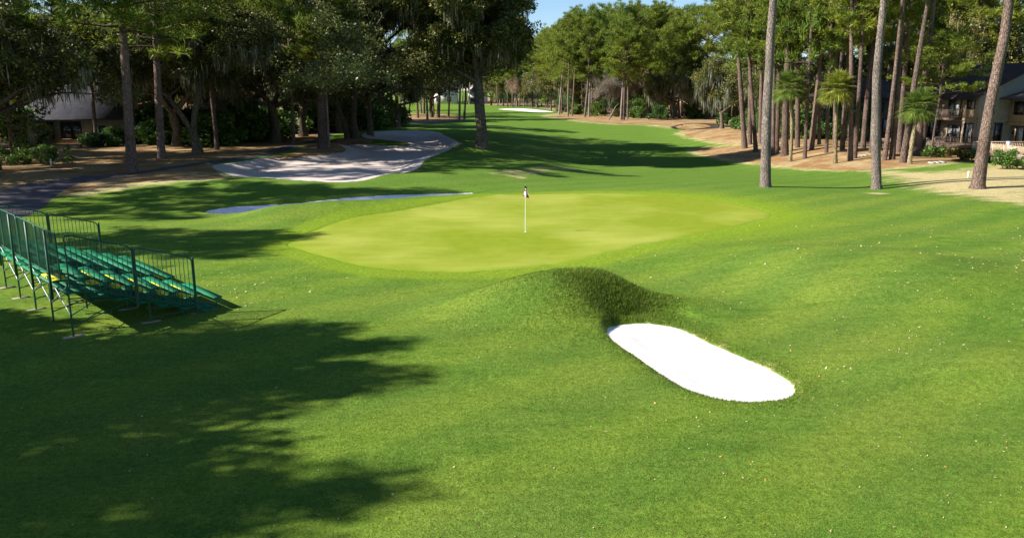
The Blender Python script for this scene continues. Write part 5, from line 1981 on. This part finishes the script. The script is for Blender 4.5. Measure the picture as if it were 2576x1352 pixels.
# terrace things by the shaded house
g = atY(46, 355, 95)
root = empty('garden_umbrella', (g[0], 95, 0))
mb = MB()
mb.tube([(0, 0, 0), (0, 0, 2.7)], 0.03, 8)
mb.build('pole', ['trim'], root)
mb = MB()
mb.tube([(0, 0, 1.0), (0, 0, 1.4), (0, 0, 2.2), (0, 0, 2.62)], [0.22, 0.26, 0.17, 0.04], 10)
mb.build('canopy', ['umbrella'], root, True)
tag(root, 'closed lime green garden umbrella on the shaded terrace', 'umbrella')
g = atY(185, 355, 93)
root = empty('picnic_bench', (g[0], 93, 0))
mb = MB()
mb.box((-1.0, -0.2, 0.42), (1.0, 0.2, 0.47))
mb.build('seat', ['deck'], root)
for s in (-0.8, 0.8):
    mb = MB()
    mb.box((s - 0.05, -0.16, 0), (s + 0.05, 0.16, 0.417))
    mb.build('leg', ['trim'], root)
tag(root, 'plain wooden bench behind the long shaded hedge', 'bench')

for (u, v, w, lab) in [(2170, 394, 1.3, 'low pale flagstones between the pine trunks'), (2362, 411, 1.6, 'low pale flagstones below the raised terrace')]:
    g = GP(u, v)
    mb = MB()
    for i in range(3):
        mb.box((i * w / 3 - w / 2, 0.1 * i, -0.05), ((i + 1) * w / 3 - w / 2 - 0.05, 0.5 + 0.1 * i, 0.10 + 0.03 * i))
    o = mb.build('stone_step', ['stone'])
    o.location = g
    tag(o, lab, 'stone step')

# ------------------------------------------------------------------ labels for the trees and shrubs of each stand
ORD = ['first', 'second', 'third', 'fourth', 'fifth', 'sixth', 'seventh', 'eighth', 'ninth', 'tenth', 'eleventh', 'twelfth', 'thirteenth', 'fourteenth', 'fifteenth', 'sixteenth', 'seventeenth', 'eighteenth', 'nineteenth', 'twentieth',
       'twenty first', 'twenty second', 'twenty third', 'twenty fourth', 'twenty fifth', 'twenty sixth', 'twenty seventh', 'twenty eighth', 'twenty ninth', 'thirtieth']
KEYS = {
    'thin': ('thin straight pine between cart path and far fairway', 'pine tree', 'thin pines by the cart path'),
    'leftoak': ('dark oak in the shaded left wood', 'oak tree', 'oaks of the shaded left wood'),
    'leftpine': ('dark pine in the shaded left wood', 'pine tree', 'pines of the shaded left wood'),
    'endpine': ('far pine across the end of the fairway', 'pine tree', 'pines across the end of the fairway'),
    'endoak': ('far oak behind the row ending the fairway', 'oak tree', 'oaks across the end of the fairway'),
    'gappine': ('sunlit pine beyond the distant white bunker', 'pine tree', 'pines beyond the distant bunker'),
    'midpine': ('sunlit pine on the straw edge, left half', 'pine tree', 'pines on the left half of the straw edge'),
    'midpine2': ('sunlit pine on the straw edge, middle', 'pine tree', 'pines on the middle of the straw edge'),
    'backpine': ('tall pine topping the sunlit central wood', 'pine tree', 'tall pines of the sunlit wood'),
    'midoak': ('leafy oak low inside the sunlit central wood', 'oak tree', 'oaks inside the sunlit wood'),
    'bare': ('bare grey brown tree before the sunlit wood', 'bare tree', 'bare trees before the sunlit wood'),
    'under': ('small leafy tree under the sunlit pines', 'tree', 'small trees under the sunlit pines'),
    'rightpine': ('pine trunk rising from the right straw bed', 'pine tree', 'pines on the right straw bed'),
    'rightback': ('tall pine at the back of the right wood', 'pine tree', 'pines at the back of the right wood'),
    'rightoak': ('dark oak behind the right pines and houses', 'oak tree', 'oaks behind the right pines'),
    'rightunder': ('small leafy tree behind the right straw bed', 'tree', 'small trees behind the right straw bed'),
    'leftunder': ('small leafy tree at the far back of the left wood', 'tree', 'small trees at the back of the left wood'),
    'skyblockoak': ('added oak blocking skylight behind the viewpoint, out of view', 'oak tree', 'added skylight blocking oaks'),
    'outoak': ('oak beyond the left edge of view', 'oak tree', 'oaks beyond the left edge'),
    'outpine': ('pine beyond the left edge of view', 'pine tree', 'pines beyond the left edge'),
    'leftshrub': ('evergreen shrub along the left straw bed', 'shrub', 'shrubs along the left straw bed'),
    'leftshrub2': ('large shrub at the back of the left wood', 'shrub', 'shrubs at the back of the left wood'),
    'rightshrub': ('shrub under the sunlit and right woods', 'shrub', 'shrubs under the right woods'),
}
byk = {}
for o, k, u, y in PLACED:
    byk.setdefault(k, []).append((u, o))
for k, lst in byk.items():
    if not k:
        continue
    lab, cat, grp = KEYS[k]
    for i, (u, o) in enumerate(sorted(lst, key=lambda q: q[0])):
        tag(o, lab + ', ' + ORD[i] + ' from the left', cat, grp)

# ------------------------------------------------------------------ light
w = bpy.data.worlds.new('World')
SC.world = w
w.use_nodes = True
nt = w.node_tree
nt.nodes.clear()
sky = nt.nodes.new('ShaderNodeTexSky')
sky.sky_type = 'NISHITA'
sky.sun_disc = False
sky.sun_elevation = SUN_EL
# direction toward the sun
sx, sy = -math.cos(SUN_AZ), -math.sin(SUN_AZ)
sky.sun_rotation = math.atan2(sx, sy)
sky.altitude = 3000
sky.air_density = 1.25
sky.dust_density = 0.0
sky.ozone_density = 4.0
bg = nt.nodes.new('ShaderNodeBackground')
bg.inputs['Strength'].default_value = 0.07
ow = nt.nodes.new('ShaderNodeOutputWorld')
nt.links.new(sky.outputs[0], bg.inputs[0])
nt.links.new(bg.outputs[0], ow.inputs[0])
sl = bpy.data.lights.new('sun', 'SUN')
sl.energy = 5.0
sl.angle = R(0.55)
sl.color = (1.0, 0.945, 0.85)
so = bpy.data.objects.new('sun', sl)
COL.objects.link(so)
dv = Vector((sx * math.cos(SUN_EL), sy * math.cos(SUN_EL), math.sin(SUN_EL)))
so.rotation_euler = dv.to_track_quat('Z', 'Y').to_euler()
so.location = (-50, -20, 60)
SC.view_settings.view_transform = 'Standard'
SC.view_settings.look = 'None'
SC.view_settings.exposure = 1.15
SC.view_settings.gamma = 1.0
SC.view_settings.use_curve_mapping = False
SC.cycles.max_bounces = 6
SC.cycles.diffuse_bounces = 3
SC.cycles.transmission_bounces = 4
SC.cycles.transparent_max_bounces = 6
SC.cycles.use_denoising = True
